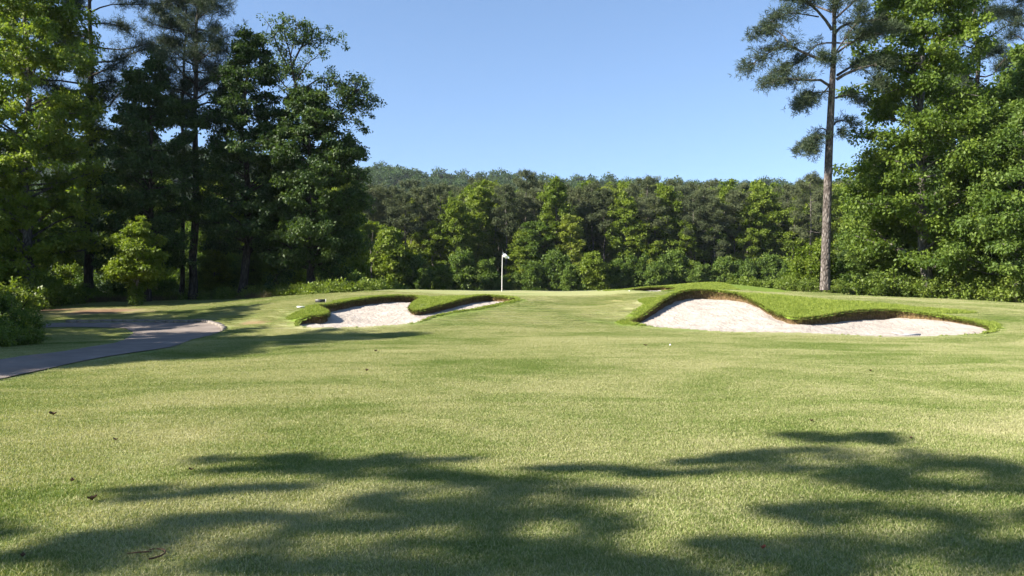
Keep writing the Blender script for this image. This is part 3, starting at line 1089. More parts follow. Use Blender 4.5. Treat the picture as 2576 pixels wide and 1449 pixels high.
def pine(r, Ht, base, prof, tr, nb, tuftL, ntuft, nneed, W, lean=(0, 0), stubs=0):
    tm, cm = MB(), MB()
    n = 16
    z = np.linspace(-.15, Ht * .98, n)
    wob = np.cumsum(r.normal(size=(n, 2)) * Ht * .003, axis=0)
    tp = np.c_[wob[:, 0] + lean[0] * z / Ht, wob[:, 1] + lean[1] * z / Ht, z]
    t = np.clip(z / Ht, 0, 1)
    rad = tr * (1 - .9 * t) ** .75
    rad[0] *= 1.25
    tube(tm, tp, rad, 10)
    pt, pr = np.array([p[0] for p in prof]), np.array([p[1] for p in prof])
    ga = r.uniform(0, 6)
    for i in range(nb):
        t = (i + r.random()) / nb
        zt = base + t * (Ht - base) * .97
        ga += 2.4 + r.normal() * .4
        Rr = np.interp(t, pt, pr) * r.uniform(.6, 1.15)
        s = np.array([np.interp(zt, z, tp[:, 0]), np.interp(zt, z, tp[:, 1]), zt])
        dr = np.array([math.cos(ga), math.sin(ga), 0])
        rise = r.uniform(-.05, .35) + .35 * t
        e = s + dr * Rr + np.array([0, 0, rise * Rr])
        m1 = s + dr * Rr * .35 + np.array([0, 0, rise * Rr * .25]) + r.normal(size=3) * .07 * Rr
        m2 = s + dr * Rr * .7 + np.array([0, 0, rise * Rr * .8]) + r.normal(size=3) * .08 * Rr
        pine_branch(tm, cm, [s, m1, m2, e], max(.02, tr * .33 * (1 - .6 * t)), r, tuftL, ntuft, nneed, W)
    for q in range(stubs):
        zt = r.uniform(base * .45, base)
        a = r.uniform(0, 6.28)
        s = np.array([np.interp(zt, z, tp[:, 0]), np.interp(zt, z, tp[:, 1]), zt])
        l = r.uniform(.5, 1.6)
        tube(tm, [s, s + np.array([math.cos(a) * l * .6, math.sin(a) * l * .6, .1]), s + np.array([math.cos(a) * l, math.sin(a) * l, -.05])], [.035, .022, .008], 4)
    return tm, cm


def tree(name, label, cat, loc, meshes, group=None, rotz=0., scale=1.):
    root = bpy.data.objects.new(name, None)
    COL.objects.link(root)
    root.empty_display_size = .3
    root.location = tuple(float(c) for c in loc)
    root.rotation_euler = (0, 0, rotz)
    root.scale = (scale,) * 3 if np.isscalar(scale) else tuple(scale)
    tag(root, label, cat, group)
    link('trunk', meshes[0], root)
    link('crown', meshes[1], root)
    return root


def tree_meshes(tc, bark, leaf):
    return tc[0].mesh('trunk', [bark], True), tc[1].mesh('crown', [leaf])


def at(u, Y, dz=0.0):
    x = (u - U0) * K * Y
    return np.array([x, Y, Hs(x, Y) + dz])


def R_(s): return np.random.default_rng(s)


def topH(u, v, Y):
    """height above ground of pixel row v at depth Y"""
    return EYE - (v - V0) * K * Y - Hs((u - U0) * K * Y, Y)


# ---- the tall pine by the right edge of the green: limbs read off the photograph
def zz5(x, y): return (1824 + x * .5427, y * .5427)


def build_right_pine():
    r = R_(31)
    Y = 40.0
    u0 = 2075
    b = at(u0, Y)
    tm, cm = MB(), MB()

    def L(x, y, dy=0.0):
        u, v = zz5(x, y)
        p = P(u, v, Y)
        return np.array([p[0] - b[0], dy, p[2] - b[2]])
    ax = [(463, 1345), (464, 1300), (468, 1100), (474, 900), (480, 700), (487, 550), (494, 400), (500, 280), (504, 150), (502, 50), (505, -60), (500, -180), (503, -300)]
    tp = np.array([L(x, y) for x, y in ax])
    rad = np.array([.30, .26, .245, .235, .225, .215, .20, .175, .14, .115, .09, .06, .02]) * .86
    pth = smooth_path(tp, 26)
    tube(tm, pth, np.interp(np.linspace(0, 1, 26), np.linspace(0, 1, len(rad)), rad), 14)
    br = [([(475, 395), (420, 380), (330, 390), (230, 385), (140, 425)], -1.2, .075, 210),
          ([(330, 390), (290, 350), (230, 340), (170, 370)], -.8, .03, 90),
          ([(500, 285), (430, 265), (340, 220), (290, 195), (200, 240), (120, 300)], .8, .085, 260),
          ([(290, 195), (265, 150), (200, 120), (140, 160)], .6, .04, 170),
          ([(492, 140), (430, 80), (350, 25), (260, -10), (190, -20)], -1.0, .085, 200),
          ([(430, 80), (340, 90), (250, 100), (160, 150)], -1.6, .04, 190),
          ([(510, 150), (560, 110), (650, 85), (770, 75)], .8, .08, 220),
          ([(560, 110), (620, 130), (680, 140), (730, 130)], 1.0, .04, 110),
          ([(515, 370), (560, 345), (640, 325), (725, 325)], -1.0, .09, 150),
          ([(518, 350), (600, 300), (660, 280), (740, 255)], 1.0, .075, 150),
          ([(640, 325), (660, 360), (680, 390), (700, 420)], -1.0, .03, 110),
          ([(512, 455), (560, 435), (620, 430), (700, 450)], 1.1, .06, 90),
          ([(505, 578), (530, 556), (580, 550), (640, 560)], .9, .06, 60),
          ([(476, 640), (440, 625), (400, 650), (370, 720)], -.5, .05, 170),
          ([(478, 610), (440, 590), (420, 640), (350, 690)], .4, .04, 120),
          ([(515, 620), (530, 610), (535, 630)], -.3, .03, 40),
          ([(482, 425), (430, 425), (380, 445), (370, 470)], .7, .04, 110),
          ([(480, 400), (430, 450), (360, 480), (310, 500)], -.7, .045, 170),
          ([(498, 200), (450, 190), (400, 240), (340, 260)], 1.6, .05, 150),
          ([(500, 60), (450, 20), (400, -20), (330, -60)], 1.2, .06, 160),
          ([(505, 90), (560, 40), (600, 0), (680, -60)], -1.2, .06, 180),
          ([(505, 0), (450, -60), (400, -120), (300, -160)], .4, .05, 190),
          ([(507, -20), (580, -80), (640, -120), (720, -150)], .5, .05, 190),
          ([(520, 245), (560, 215), (640, 190), (745, 170)], -1.3, .06, 170),
          ([(505, 200), (560, 220), (600, 190), (650, 215)], -1.8, .05, 120),
          ([(500, 320), (470, 300), (430, 310), (390, 300)], -1.5, .05, 110),
          ([(500, 260), (520, 200), (540, 150), (520, 120)], -2.6, .05, 130),
          ([(500, 120), (480, 60), (470, 30), (440, 40)], -2.4, .05, 150),
          ([(500, -120), (450, -180), (400, -220)], -.6, .04, 150), ([(502, -150), (560, -210), (620, -230)], .6, .04, 150),
          ([(500, -200), (480, -260), (460, -320)], .2, .03, 120), ([(500, -210), (530, -280), (560, -320)], -.3, .03, 120)]
    for pts, dy, r0, nt in br:
        m = len(pts)
        pp = [L(x, y, dy * (i / (m - 1)) ** .8) for i, (x, y) in enumerate(pts)]
        pine_branch(tm, cm, pp, r0, r, .25, int(nt * 1.3), 10, .024, start=.28, spread=.30)
    return b, (tm, cm)


b, tc = build_right_pine()
tree('pine_tree', 'lone tall pine with long bare trunk at the right of the green', 'pine tree', b, tree_meshes(tc, M_bark_pine, M_needle))

# ---- right hand wood
GRP_R = 'broadleaf trees at the right edge of the green'
Hm = topH(2337, -170, 41)
prof_tall = [(0, 2.6), (.15, 3.3), (.4, 3.2), (.65, 2.7), (.85, 1.9), (1, .5)]
mM = tree_meshes(broadleaf(R_(41), Hm, 2.0, [(0, 2.6), (.15, 4.0), (.4, 3.7), (.6, 2.9), (.8, 2.6), (1, 1.6)], .28, 96, .56, 100, .165, flat=.8, droop=.5, thin=.05), M_bark_grey, M_leaf_fresh)
tree('broadleaf_tree', 'tall bright yellow-green broadleaf tree with a lit grey trunk beside the lone pine', 'tree', at(2340, 41), mM, GRP_R)
mO = tree_meshes(broadleaf(R_(42), topH(2545, 260, 39), 1.6, prof_tall, .2, 80, .5, 95, .155), M_bark_grey, M_leaf_mid)
tree('broadleaf_tree', 'mid green broadleaf tree with a pale thin trunk at the right edge of the view', 'tree', at(2560, 38.5), mO, GRP_R)
mN = tree_meshes(pine(R_(43), topH(2470, -150, 49), 5.5, [(0, 2.2), (.3, 3.2), (.7, 2.6), (1, .6)], .24, 46, .30, 120, 9, .02, stubs=8), M_bark_dark, M_needle)
tree('pine_tree', 'dark pine with many thin bare branches at the top right corner', 'pine tree', at(2470, 49), mN)
tree('pine_tree', 'second dark pine behind the bright tree, at the right edge', 'pine tree', at(2570, 51), mN, None, 2.1, 1.05)
mS = tree_meshes(broadleaf(R_(44), 10.0, .8, [(0, 2.2), (.2, 2.9), (.5, 2.7), (.8, 1.7), (1, .4)], .14, 80, .55, 85, .17), M_bark_dark, M_leaf_mid)
mS2 = tree_meshes(broadleaf(R_(45), 10.0, .6, [(0, 2.4), (.25, 2.8), (.55, 2.4), (.8, 1.6), (1, .4)], .13, 80, .6, 80, .18), M_bark_grey, M_leaf_bright)
mS3 = tree_meshes(broadleaf(R_(46), 11.0, .8, [(0, 2.3), (.25, 2.9), (.6, 2.5), (.85, 1.5), (1, .4)], .15, 85, .58, 80, .17), M_bark_dark, M_leaf_dark)
for (u, v, Y, ms, rz, lab) in [
    (2185, 470, 46, mS, .4, 'rounded mid green tree directly right of the lone pine trunk'),
    (2235, 390, 45, mS, 2.2, 'taller mid green tree filling in behind the left side of the bright tree'),
    (2150, 560, 52, mS3, 1.2, 'low dark green tree in the shade behind the lone pine'),
    (2430, 360, 46, mS3, 3.0, 'dark green tree in the gap right of the bright tree trunk'),
    (2490, 430, 44, mS, 4.0, 'mid green tree in front of the dark pines at the far right'),
    (2400, 560, 43.2, mS2, 5.0, 'small light green tree under the bright tree crown on its right side'),
    (2620, 120, 46, mS, 1.0, 'tall mid green tree cut off by the right edge of the view'),
    (2400, 180, 53, mS3, 5.3, 'tall dark green tree between the bright tree and the corner pines'),
    (2560, 540, 47, mS3, .3, 'low dark tree at the foot of the right edge pines'),
    (2700, 200, 42, mS, .3, 'broad mid green tree just outside the right edge of the view')]:
    tree('broadleaf_tree', lab, 'tree', at(u, Y), ms, 'trees filling the wood on the right', rz, topH(u, v, Y) / (11.0 if ms is mS3 else 10.0))

# ---- left hand wood
GRP_L = 'big trees of the wood on the left'
mA = tree_meshes(broadleaf(R_(51), topH(70, -120, 42), 2.2, [(0, 3.0), (.2, 4.2), (.5, 4.5), (.75, 3.8), (.9, 2.4), (1, .8)], .26, 105, .52, 92, .17), M_bark_grey, M_leaf_fresh)
tree('broadleaf_tree', 'tall tree with sunlit yellow-green leaves at the top left corner', 'tree', at(75, 42), mA, GRP_L)
mP = tree_meshes(pine(R_(52), topH(230, -130, 46), 8.5, [(0, 2.2), (.35, 4.2), (.7, 3.4), (1, .8)], .26, 34, .30, 190, 10, .02, stubs=6), M_bark_dark, M_needle)
tree('pine_tree', 'dark pine rising behind the sunlit tree with a long branch reaching right', 'pine tree', at(225, 46), mP)
mP2 = tree_meshes(pine(R_(53), topH(483, -60, 46), topH(483, 330, 46), [(0, 1.6), (.2, 2.8), (.6, 3.0), (.85, 2.2), (1, .6)], .24, 44, .28, 130, 10, .018, stubs=10), M_bark_dark, M_needle)
mP3 = tree_meshes(pine(R_(54), topH(465, -30, 47), topH(465, 260, 47), [(0, 1.2), (.3, 2.2), (.7, 2.2), (1, .5)], .14, 30, .28, 110, 10, .018, lean=(.1, 0), stubs=8), M_bark_dark, M_needle)
tree('pine_tree', 'thicker right-hand pine of the twin dark pines', 'pine tree', at(486, 46), mP2)
tree('pine_tree', 'thinner left-hand pine of the twin dark pines', 'pine tree', at(457, 47), mP3)
mD = tree_meshes(broadleaf(R_(55), topH(360, 170, 44), 1.6, [(0, 2.4), (.25, 2.9), (.55, 2.6), (.8, 1.9), (1, .5)], .18, 88, .47, 92, .155), M_bark_dark, M_leaf_dark)
tree('broadleaf_tree', 'dense dark green tree behind the small sapling', 'tree', at(372, 44), mD, GRP_L)
mE = tree_meshes(broadleaf(R_(56), topH(612, 85, 45), 3.0, [(0, 2.4), (.2, 3.0), (.5, 2.7), (.8, 1.7), (1, .6)], .25, 74, .46, 86, .155, lean=(.35, 0)), M_bark_dark, M_leaf_dark)
tree('broadleaf_tree', 'dark tree with a straight black trunk between the twin pines and the sparse-topped tree', 'tree', at(607, 45), mE, GRP_L)


def build_sparse_tree():
    r = R_(57)
    Y = 44.5
    b = at(775, Y)
    tm, cm = broadleaf(r, topH(775, 230, Y), 1.8, [(0, 2.2), (.2, 3.1), (.5, 3.0), (.75, 2.4), (.9, 1.6), (1, .8)], .27, 78, .46, 88, .155, lean=(-.1, 0))

    def L(u, v, dy=0.):
        p = P(u, v, Y)
        return np.array([p[0] - b[0], dy, p[2] - b[2]])
    C = []
    limbs = [([(772, 330), (752, 240), (738, 190), (732, 140), (718, 95), (712, 62)], .13, 0.0, .35, .5), ([(738, 190), (705, 130), (690, 80), (672, 55)], .06, -.5, .35, .35),
             ([(736, 165), (755, 120), (775, 85), (795, 60)], .07, .5, .45, .7), ([(760, 120), (790, 100), (815, 95), (836, 92)], .04, .6, .5, .5),
             ([(745, 205), (775, 165), (800, 150), (812, 140)], .05, -.6, .3, .3), ([(752, 240), (785, 205), (815, 190), (840, 200)], .06, .8, .5, .5),
             ([(712, 95), (700, 70), (718, 45)], .03, .3, .3, .4), ([(750, 240), (715, 215), (690, 180), (670, 150)], .05, .6, .5, .5), ([(732, 140), (745, 95), (752, 60)], .04, -.3, .4, .5),
             ([(785, 420), (815, 350), (845, 300), (870, 250), (895, 200)], .11, .6, .55, .9), ([(845, 300), (880, 270), (915, 255), (938, 245)], .06, .9, .45, .8),
             ([(850, 295), (880, 300), (905, 305)], .04, .3, .5, .6), ([(862, 262), (850, 225), (842, 195)], .04, -.3, .4, .8), ([(815, 350), (790, 300), (800, 260)], .05, -.8, .5, .7),
             ([(870, 250), (900, 225), (918, 205)], .04, .2, .4, .8), ([(780, 470), (830, 440), (880, 400), (905, 380)], .09, .5, .45, 1.2), ([(830, 440), (870, 450), (915, 455)], .06, -.5, .4, 1.1),
             ([(782, 560), (840, 540), (890, 520), (920, 505)], .09, -.8, .4, 1.1), ([(780, 620), (840, 620), (890, 610)], .08, .6, .4, 1.1), ([(780, 660), (840, 690), (880, 705)], .06, -.5, .3, .9), ([(775, 640), (715, 680), (690, 720)], .05, -.6, .4, .8)]
    for pts, r0, dy, st, dens in limbs:
        m = len(pts)
        pp = np.array([L(u, v, dy * i / (m - 1)) for i, (u, v) in enumerate(pts)])
        q = smooth_path(pp, 9)
        tube(tm, q, np.linspace(r0, .012, 9), 6)
        Lt = np.linalg.norm(np.diff(q, axis=0), axis=1).sum()
        for g in range(int(Lt * 11 * dens) + 2):
            f = st + (1 - st) * r.random()
            p = np.array([np.interp(f, np.linspace(0, 1, 9), q[:, a]) for a in range(3)])
            e = p + nz(r.normal(size=3) * np.array([1, 1, .7]) + np.array([.1, 0, .05])) * r.uniform(.2, .85)
            tube(tm, [p, (p + e) / 2 + r.normal(size=3) * .04, e], [.018, .012, .005], 3)
            C.append(e)
    C = np.array(C)
    rr = r.uniform(.16, .42, len(C))
    leaf_cloud(cm, C, np.c_[rr, rr, rr * .8], 42, .13, r)
    return b, (tm, cm)


b, tc = build_sparse_tree()
tree('broadleaf_tree', 'tall dark tree with sparse airy top and long right-hand limb', 'tree', b, tree_meshes(tc, M_bark_dark, M_leaf_dark), GRP_L)

lab_left = [
    (560, 440, 58, mS2, .3, 'bright lit tree glimpsed low behind the twin pines'),
    (520, 500, 54, mS, 1.4, 'low mid green tree between the twin pines and the straight black trunk'),
    (690, 470, 60, mS2, 2.6, 'light green tree glimpsed between the two dark trees nearest the green'),
    (860, 500, 66, mS2, 3.9, 'light green tree low behind the sparse-topped tree on its right'),
    (20, 500, 47, mS, 2.0, 'mid green tree low at the left edge of the view'),
    (760, 450, 62, mS, 5.6, 'mid green tree directly behind the sparse-topped tree'),
    (540, 575, 50, mS2, 2.5, 'low light green tree at the foot of the twin pines'),
    (700, 600, 47.5, mS2, .7, 'low light green tree between the two black trunks'),
    (850, 610, 47.5, mS2, 4.2, 'low light green tree right of the sparse-topped tree trunk'),
    (640, 600, 50, mS, 3.5, 'low mid green tree at the foot of the straight black trunk'),
    (820, 560, 58, mS, 4.5, 'low mid green tree seen under the sparse-topped tree')]
for (u, v, Y, ms, rz, lab) in lab_left:
    tree('broadleaf_tree', lab, 'tree', at(u, Y), ms, 'trees filling the wood on the left', rz, topH(u, v, Y) / (11.0 if ms is mS3 else 10.0))

# trees just outside the left edge: they shade the wood and the cart path
for (x, y, h, ms, rz) in [(-41, 41, 20, mS3, 2.4), (-40, 36, 19, mS3, 4.1)]:
    tree('broadleaf_tree', 'tall green tree of the wood outside the left edge, shading the trees in view', 'tree', (x, y, Hs(x, y)), ms, 'wood outside the left edge of the view', rz, h / (11.0 if ms is mS3 else 10.0))
mT = tree_meshes(broadleaf(R_(47), 10.0, 1.5, [(0, 1.6), (.3, 2.9), (.6, 2.7), (.85, 1.7), (1, .5)], .14, 52, .42, 46, .14, thin=.22, flat=.4), M_bark_dark, M_leaf_mid)
for (x, y, h, ms, rz) in [(-25, 15.5, 14.2, mT, .5), (-28, 12.5, 14.5, mT, 1.9), (-22.5, 10.5, 8.0, mT, 3.0), (-31, 17.5, 15, mT, 2.2), (-19.5, 10.6, 5.4, mT, 1.2), (-27.5, 21, 9.5, mT, 5.2), (-29, 26, 9, mT, 4.4),
                          (-19.5, 13.5, 7.2, mT, 4.0), (-21.5, 18.0, 8.2, mT, .9), (-23.0, 21.5, 7.0, mT, 2.7), (-24.5, 26.3, 10.2, mT, 3.6), (-26.5, 29.0, 11.5, mT, .4), (-21.0, 22.5, 8.8, mT, 5.6), (-18.4, 14.6, 7.0, mT, 1.0), (-19.6, 19.0, 11.6, mT, 2.9), (-23.8, 28.0, 9.6, mT, 4.6), (-22.5, 17.5, 12.5, mT, .2), (-31.0, 30.5, 10.5, mT, 5.0), (-17.0, 12.0, 4.6, mT, 2.1)]:
    tree('broadleaf_tree', 'green tree outside the left edge whose shadow falls across the cart path', 'tree', (x, y, Hs(x, y)), ms, 'trees beside the cart path outside the view', rz, h / 10.0)

# tall trees behind the camera on the left whose crowns shade the near fairway
SHADE = [  # (u, v, ru, rv) dark patches of the foreground shadow
    (2200, 1108, 130, 12), (2080, 1100, 90, 8), (1960, 1140, 130, 9), (2250, 1150, 150, 22), (2420, 1172, 130, 18), (2560, 1180, 110, 20), (2050, 1180, 160, 16), (2200, 1200, 150, 18), (2350, 1220, 180, 14),
    (1830, 1165, 120, 7), (1500, 1180, 160, 5), (1700, 1188, 100, 5), (2540, 1235, 90, 8),
    (2080, 1273, 120, 12), (2200, 1300, 120, 9), (2200, 1345, 170, 20), (1900, 1392, 230, 18), (2480, 1310, 120, 18), (2420, 1390, 150, 24), (2100, 1425, 200, 18), (2580, 1410, 120, 25),
    (700, 1155, 130, 11), (820, 1160, 110, 9), (950, 1168, 100, 13), (1040, 1168, 60, 6), (900, 1195, 160, 12), (720, 1180, 130, 7), (1120, 1205, 130, 12), (1290, 1212, 160, 16), (1430, 1235, 130, 14),
    (450, 1240, 140, 8), (640, 1232, 130, 7), (1130, 1250, 170, 22), (1320, 1270, 170, 20), (1000, 1275, 120, 16), (1180, 1310, 140, 18), (1440, 1320, 150, 18), (900, 1335, 130, 12), (760, 1310, 120, 9),
    (560, 1325, 150, 14), (380, 1345, 190, 18), (180, 1330, 170, 10), (60, 1365, 150, 14), (250, 1385, 190, 16), (520, 1375, 150, 18), (1330, 1380, 190, 28), (1120, 1375, 130, 16), (1500, 1420, 170, 20), (1150, 1430, 170, 18), (1350, 1445, 170, 18),
    (740, 1430, 160, 20), (480, 1430, 180, 20), (120, 1425, 170, 22), (930, 1440, 130, 14), (1700, 1440, 150, 14)]


def build_shade_trees():
    trunks = [np.array([-12.5, -2.0]), np.array([-8.5, -2.5]), np.array([-16.5, -3.2]), np.array([-5.5, -2.5]), np.array([-20.0, -4.5])]
    r = R_(61)
    data = [dict(tm=MB(), cm=MB(), C=[], R=[], top=10.) for _ in trunks]
    for (u, v, ru, rv) in SHADE:
        ddens = .45 if (u < 640 and v > 1290) else 1.0
        Yg = EYE / ((v - V0) * K)
        g = np.array([(u - U0) * K * Yg, Yg, 0.0])
        rx = ru * K * Yg
        ry = max(.10, rv * Yg * Yg * K / EYE)
        # pick the tree and the height on it that throws this patch
        best = None
        for ti, t0 in enumerate(trunks):
            for z in np.arange(6.0, 16.5, .4):
                p = g + SUN * (z / SUN[2])
                if abs(p[0]) < .66 * max(p[1], 0) + 1.2: continue
                d = np.hypot(*(p[:2] - t0)) + .3 * abs(z - 11) + r.random() * .8
                if best is None or d < best[0]:
                    best = (d, ti, p)
        _, ti, p = best
        dd = data[ti]
        dd['top'] = max(dd['top'], p[2])
        k = max(1, int(round(rx / max(ry, .22))))
        for q in range(k + 1):
            if r.random() > ddens: continue
            f = (q / max(k, 1) - .5) * 2 if k else 0
            dd['C'].append(p + np.array([f * rx * .72, r.normal() * .06, r.normal() * .12]))
            dd['R'].append((max(.17, rx / (k + 1) * 1.1), ry * 1.05, .10))
    out = []
    for t0, dd in zip(trunks, data):
        if not dd['C']: continue
        base = np.array([t0[0], t0[1], Hs(*t0)])
        z = np.linspace(-.1, dd['top'] + 1.0, 12)
        tp = np.c_[np.cumsum(r.normal(size=12) * .05), np.cumsum(r.normal(size=12) * .05), z]
        tube(dd['tm'], tp, .24 * (1 - .9 * np.clip(z / z[-1], 0, 1)) + .01, 8)
        C = np.array(dd['C']) - base
        for c in C:
            z0 = max(3.0, c[2] - np.hypot(c[0], c[1]) * .3 - .3)
            s = np.array([np.interp(z0, z, tp[:, 0]), np.interp(z0, z, tp[:, 1]), z0])
            tube(dd['tm'], smooth_path([s, (s + c) / 2 + np.array([0, 0, .2]), c], 5), [.016, .013, .010, .007, .004], 4)
        leaf_cloud(dd['cm'], C, np.array(dd['R']) * 1.08, 140, .10, r)
        out.append((base, (dd['tm'], dd['cm'])))
    return out


for base, tc in build_shade_trees():
    tree('broadleaf_tree', 'tall layered tree left of the camera whose crown shades the near fairway', 'tree', base, tree_meshes(tc, M_bark_grey, M_leaf_mid), 'shade trees beside the near fairway')


# ---- sapling and bushes
def shrub_mesh(r, w, h, nst, clump, nleaf, L, leaf, bark, name='shrub'):
    mb = MB()
    C, R = [], []
    for i in range(nst):
        a = r.uniform(0, 6.28)
        q = w * math.sqrt(r.random())
        hh = h * (1 - .55 * (q / w) ** 2) * r.uniform(.55, 1.05)
        e = np.array([math.cos(a) * q, math.sin(a) * q, hh])
        s = np.array([e[0] * .35, e[1] * .35, -.05])
        m = (s + e) / 2 + r.normal(size=3) * .08
        tube(mb, smooth_path([s, m, e], 5), np.linspace(.02, .006, 5), 4, .5, 1)
        for f in np.linspace(.3, 1, max(2, int(hh / clump) + 1)):
            p = s + (e - s) * f + r.normal(size=3) * clump * .35
            p[2] = max(p[2], clump * .3)
            C.append(p)
            R.append(clump * r.uniform(.6, 1.1))
    R = np.array(R)
    leaf_cloud(mb, np.array(C), np.c_[R, R, R * .75], nleaf, L, r, up=.5, droop=.2)
    return mb.mesh(name, [leaf, bark])


r = R_(71)
Hs_ = topH(340, 572, 40)
sap_t, sap_c = broadleaf(r, Hs_, 1.2, [(0, 1.0), (.3, 1.65), (.6, 1.5), (.85, .9), (1, .35)], .055, 32, .42, 75, .13, flat=.4)
sap_loc = hit(344, 770)
root = tree('sapling', 'small layered light green sapling standing alone on the grass before the left wood', 'sapling', sap_loc, (sap_t.mesh('trunk', [M_bark_grey], True), sap_c.mesh('crown', [M_leaf_bright])))
cm2 = MB()
rr = R_(72)
C2 = np.c_[rr.normal(size=(36, 2)) * .17, rr.uniform(.05, 1.05, 36)]
leaf_cloud(cm2, C2, .2, 34, .11, rr)
link('sprouts', cm2.mesh('sprouts', [M_leaf_mid]), root)

sh_bright = [shrub_mesh(R_(80 + i), 1.25, 1.15, 26, .30, 42, .12, M_weed, M_bark_dark) for i in range(3)]
sh_dark = [shrub_mesh(R_(90 + i), 1.3, 1.7, 30, .30, 40, .12, M_leaf_mid, M_bark_dark) for i in range(2)]
sh_yel = shrub_mesh(R_(95), 1.0, 2.4, 26, .32, 48, .13, M_leaf_bright, M_bark_dark)
for k, (u, Y, m, s, lab) in enumerate([
    (1995, 44.5, sh_bright[0], .75, 'low light green bush at the left end of the right-hand brush'),
    (2042, 43.6, sh_bright[1], .6, 'low bush just left of the lone pine foot'),
    (2028, 46.0, sh_yel, .95, 'upright leafy young bush left of the lone pine trunk'),
    (2110, 42.8, sh_bright[2], .62, 'low bush just right of the lone pine foot'),
    (2175, 40.6, sh_bright[0], .95, 'rounded light green bush midway between the lone pine and the bright tree'),
    (2235, 40.8, sh_bright[1], 1.1, 'wide light green bush left of the bright tree foot'),
    (2290, 40.6, sh_bright[2], .9, 'light green bush touching the left of the bright tree foot'),
    (2395, 40.2, sh_bright[0], 1.05, 'light green bush right of the bright tree foot'),
    (2455, 39.4, sh_bright[1], 1.1, 'light green bush under the gap near the right edge'),
    (2510, 38.6, sh_bright[2], 1.0, 'light green bush left of the pale thin trunk at the right edge'),
    (2580, 37.6, sh_bright[0], 1.05, 'light green bush cut off by the right edge of the view'),
    (2345, 40.0, sh_bright[1], .85, 'light green bush right in front of the bright tree foot'),
    (2480, 41.5, sh_yel, .95, 'upright bush behind the brush near the right edge'),
    (2215, 46.0, sh_dark[0], 1.2, 'dark bush in the shade behind the right-hand brush')]):
    tag(link('shrub', m, None, at(u, Y), k * 1.3, s), lab, 'bush', 'bushes along the right-hand wood')
for k, (u, v, m, s, lab) in enumerate([
    (28, 846, sh_dark[0], .66, 'near dark bush beside the cart path at the left edge'),
    (75, 838, sh_dark[1], .47, 'dark bush on the right of the near left-edge bush'),
    (10, 872, sh_bright[1], .52, 'low yellow-green weeds bush in front of the near dark bush'),
    (75, 868, sh_bright[2], .38, 'lowest tuft of light green weeds in front of the dark bush'),
    (20, 786, sh_bright[0], 1.25, 'sunlit bush at the left edge behind the near dark bush'),
    (80, 778, sh_bright[1], 1.1, 'sunlit bush second from the left edge above the bare earth'),
    (130, 772, sh_bright[2], 1.05, 'sunlit bush in the middle of the row above the bare earth'),
    (178, 766, sh_bright[0], .9, 'sunlit bush near the right end of the row above the bare earth'),
    (215, 760, sh_dark[1], .6, 'small dark bush ending the row above the bare earth'),
    (-30, 800, sh_dark[0], .8, 'large dark bush cut off by the left edge')]):
    tag(link('shrub', m, None, hit(u, v), k * 1.7, s), lab, 'bush', 'bushes along the left-hand wood')

rb = R_(97)
for k in range(26):
    left = k < 15
    u = (-20 + k * 62 + rb.uniform(-20, 20)) if left else (2050 + (k - 15) * 52 + rb.uniform(-15, 15))
    Y = rb.uniform(48, 56) if left else rb.uniform(45, 50)
    tag(link('shrub', sh_dark[k % 2] if k % 3 else sh_yel, None, at(u, Y), k * 1.1, rb.uniform(.9, 1.5)), 'bush in the shade under the trees of the ' + ('left' if left else 'right') + ' wood', 'bush',
        'bushes in the shade of the ' + ('left' if left else 'right') + ' wood')
# undergrowth under both woods: nobody could count it
ru = R_(99)
wm = MB()
cw = np.c_[ru.normal(size=(14, 2)) * .22, ru.uniform(.04, .42, 14)]
leaf_cloud(wm, cw, .16, 16, .10, ru, up=.5)
for i in range(10):
    a = ru.uniform(0, 6.28)
    tube(wm, [(0, 0, -.02), (math.cos(a) * .1, math.sin(a) * .1, .25), (math.cos(a) * .26, math.sin(a) * .26, .45)], [.006, .005, .003], 3, .4)
q = []
for x in np.arange(-34, -6.5, .16):
    yl = float(np.interp(x, TREELINE_L[:, 0], TREELINE_L[:, 1], left=TREELINE_L[0, 1]))
    for j in range(4):
        q.append((x + ru.uniform(-.1, .1), yl + ru.random() ** 2 * 9))
for x in np.arange(13, 36, .16):
    yr = float(np.interp(x, [5, 14, 22, 30, 60], [60, 47, 44.2, 43.5, 42]))
    for j in range(4):
        q.append((x + ru.uniform(-.1, .1), yr + .2 + ru.random() ** 2 * 8))
q = np.array(q)
scatter('undergrowth', wm, np.c_[q, H(q[:, 0], q[:, 1])], np.c_[np.zeros((len(q), 2)), ru.uniform(0, 6.28, len(q))], ru.uniform(.5, 1.3, len(q)), [M_weed],
        'low leafy undergrowth along the foot of both woods', 'undergrowth')
dm = MB()
n = 60
c = np.c_[ru.normal(size=(n, 2)) * .12, np.zeros(n)]
leaf_quads(dm, c, nz(np.c_[ru.normal(size=(n, 2)) * .4, np.ones(n)]), rand_unit(ru, n), ru.uniform(.2, .5, n), np.full(n, .012), ru.random(n))
q2 = []
for u, v in [(180 + i * 3.2, 764 - i * .1) for i in range(150)]:
    p = hit(u, max(v, 752) if u < 430 else 752)
    q2.append((p[0] + ru.normal() * .25, p[1] + ru.random() * 1.0))
q2 = np.array(q2)
scatter('dry_grass', dm, np.c_[q2, H(q2[:, 0], q2[:, 1])], np.c_[np.zeros((len(q2), 2)), ru.uniform(0, 6.28, len(q2))], ru.uniform(.6, 1.2, len(q2)), [M_straw],
        'strip of dry brown grass along the edge of the left wood', 'dry grass')

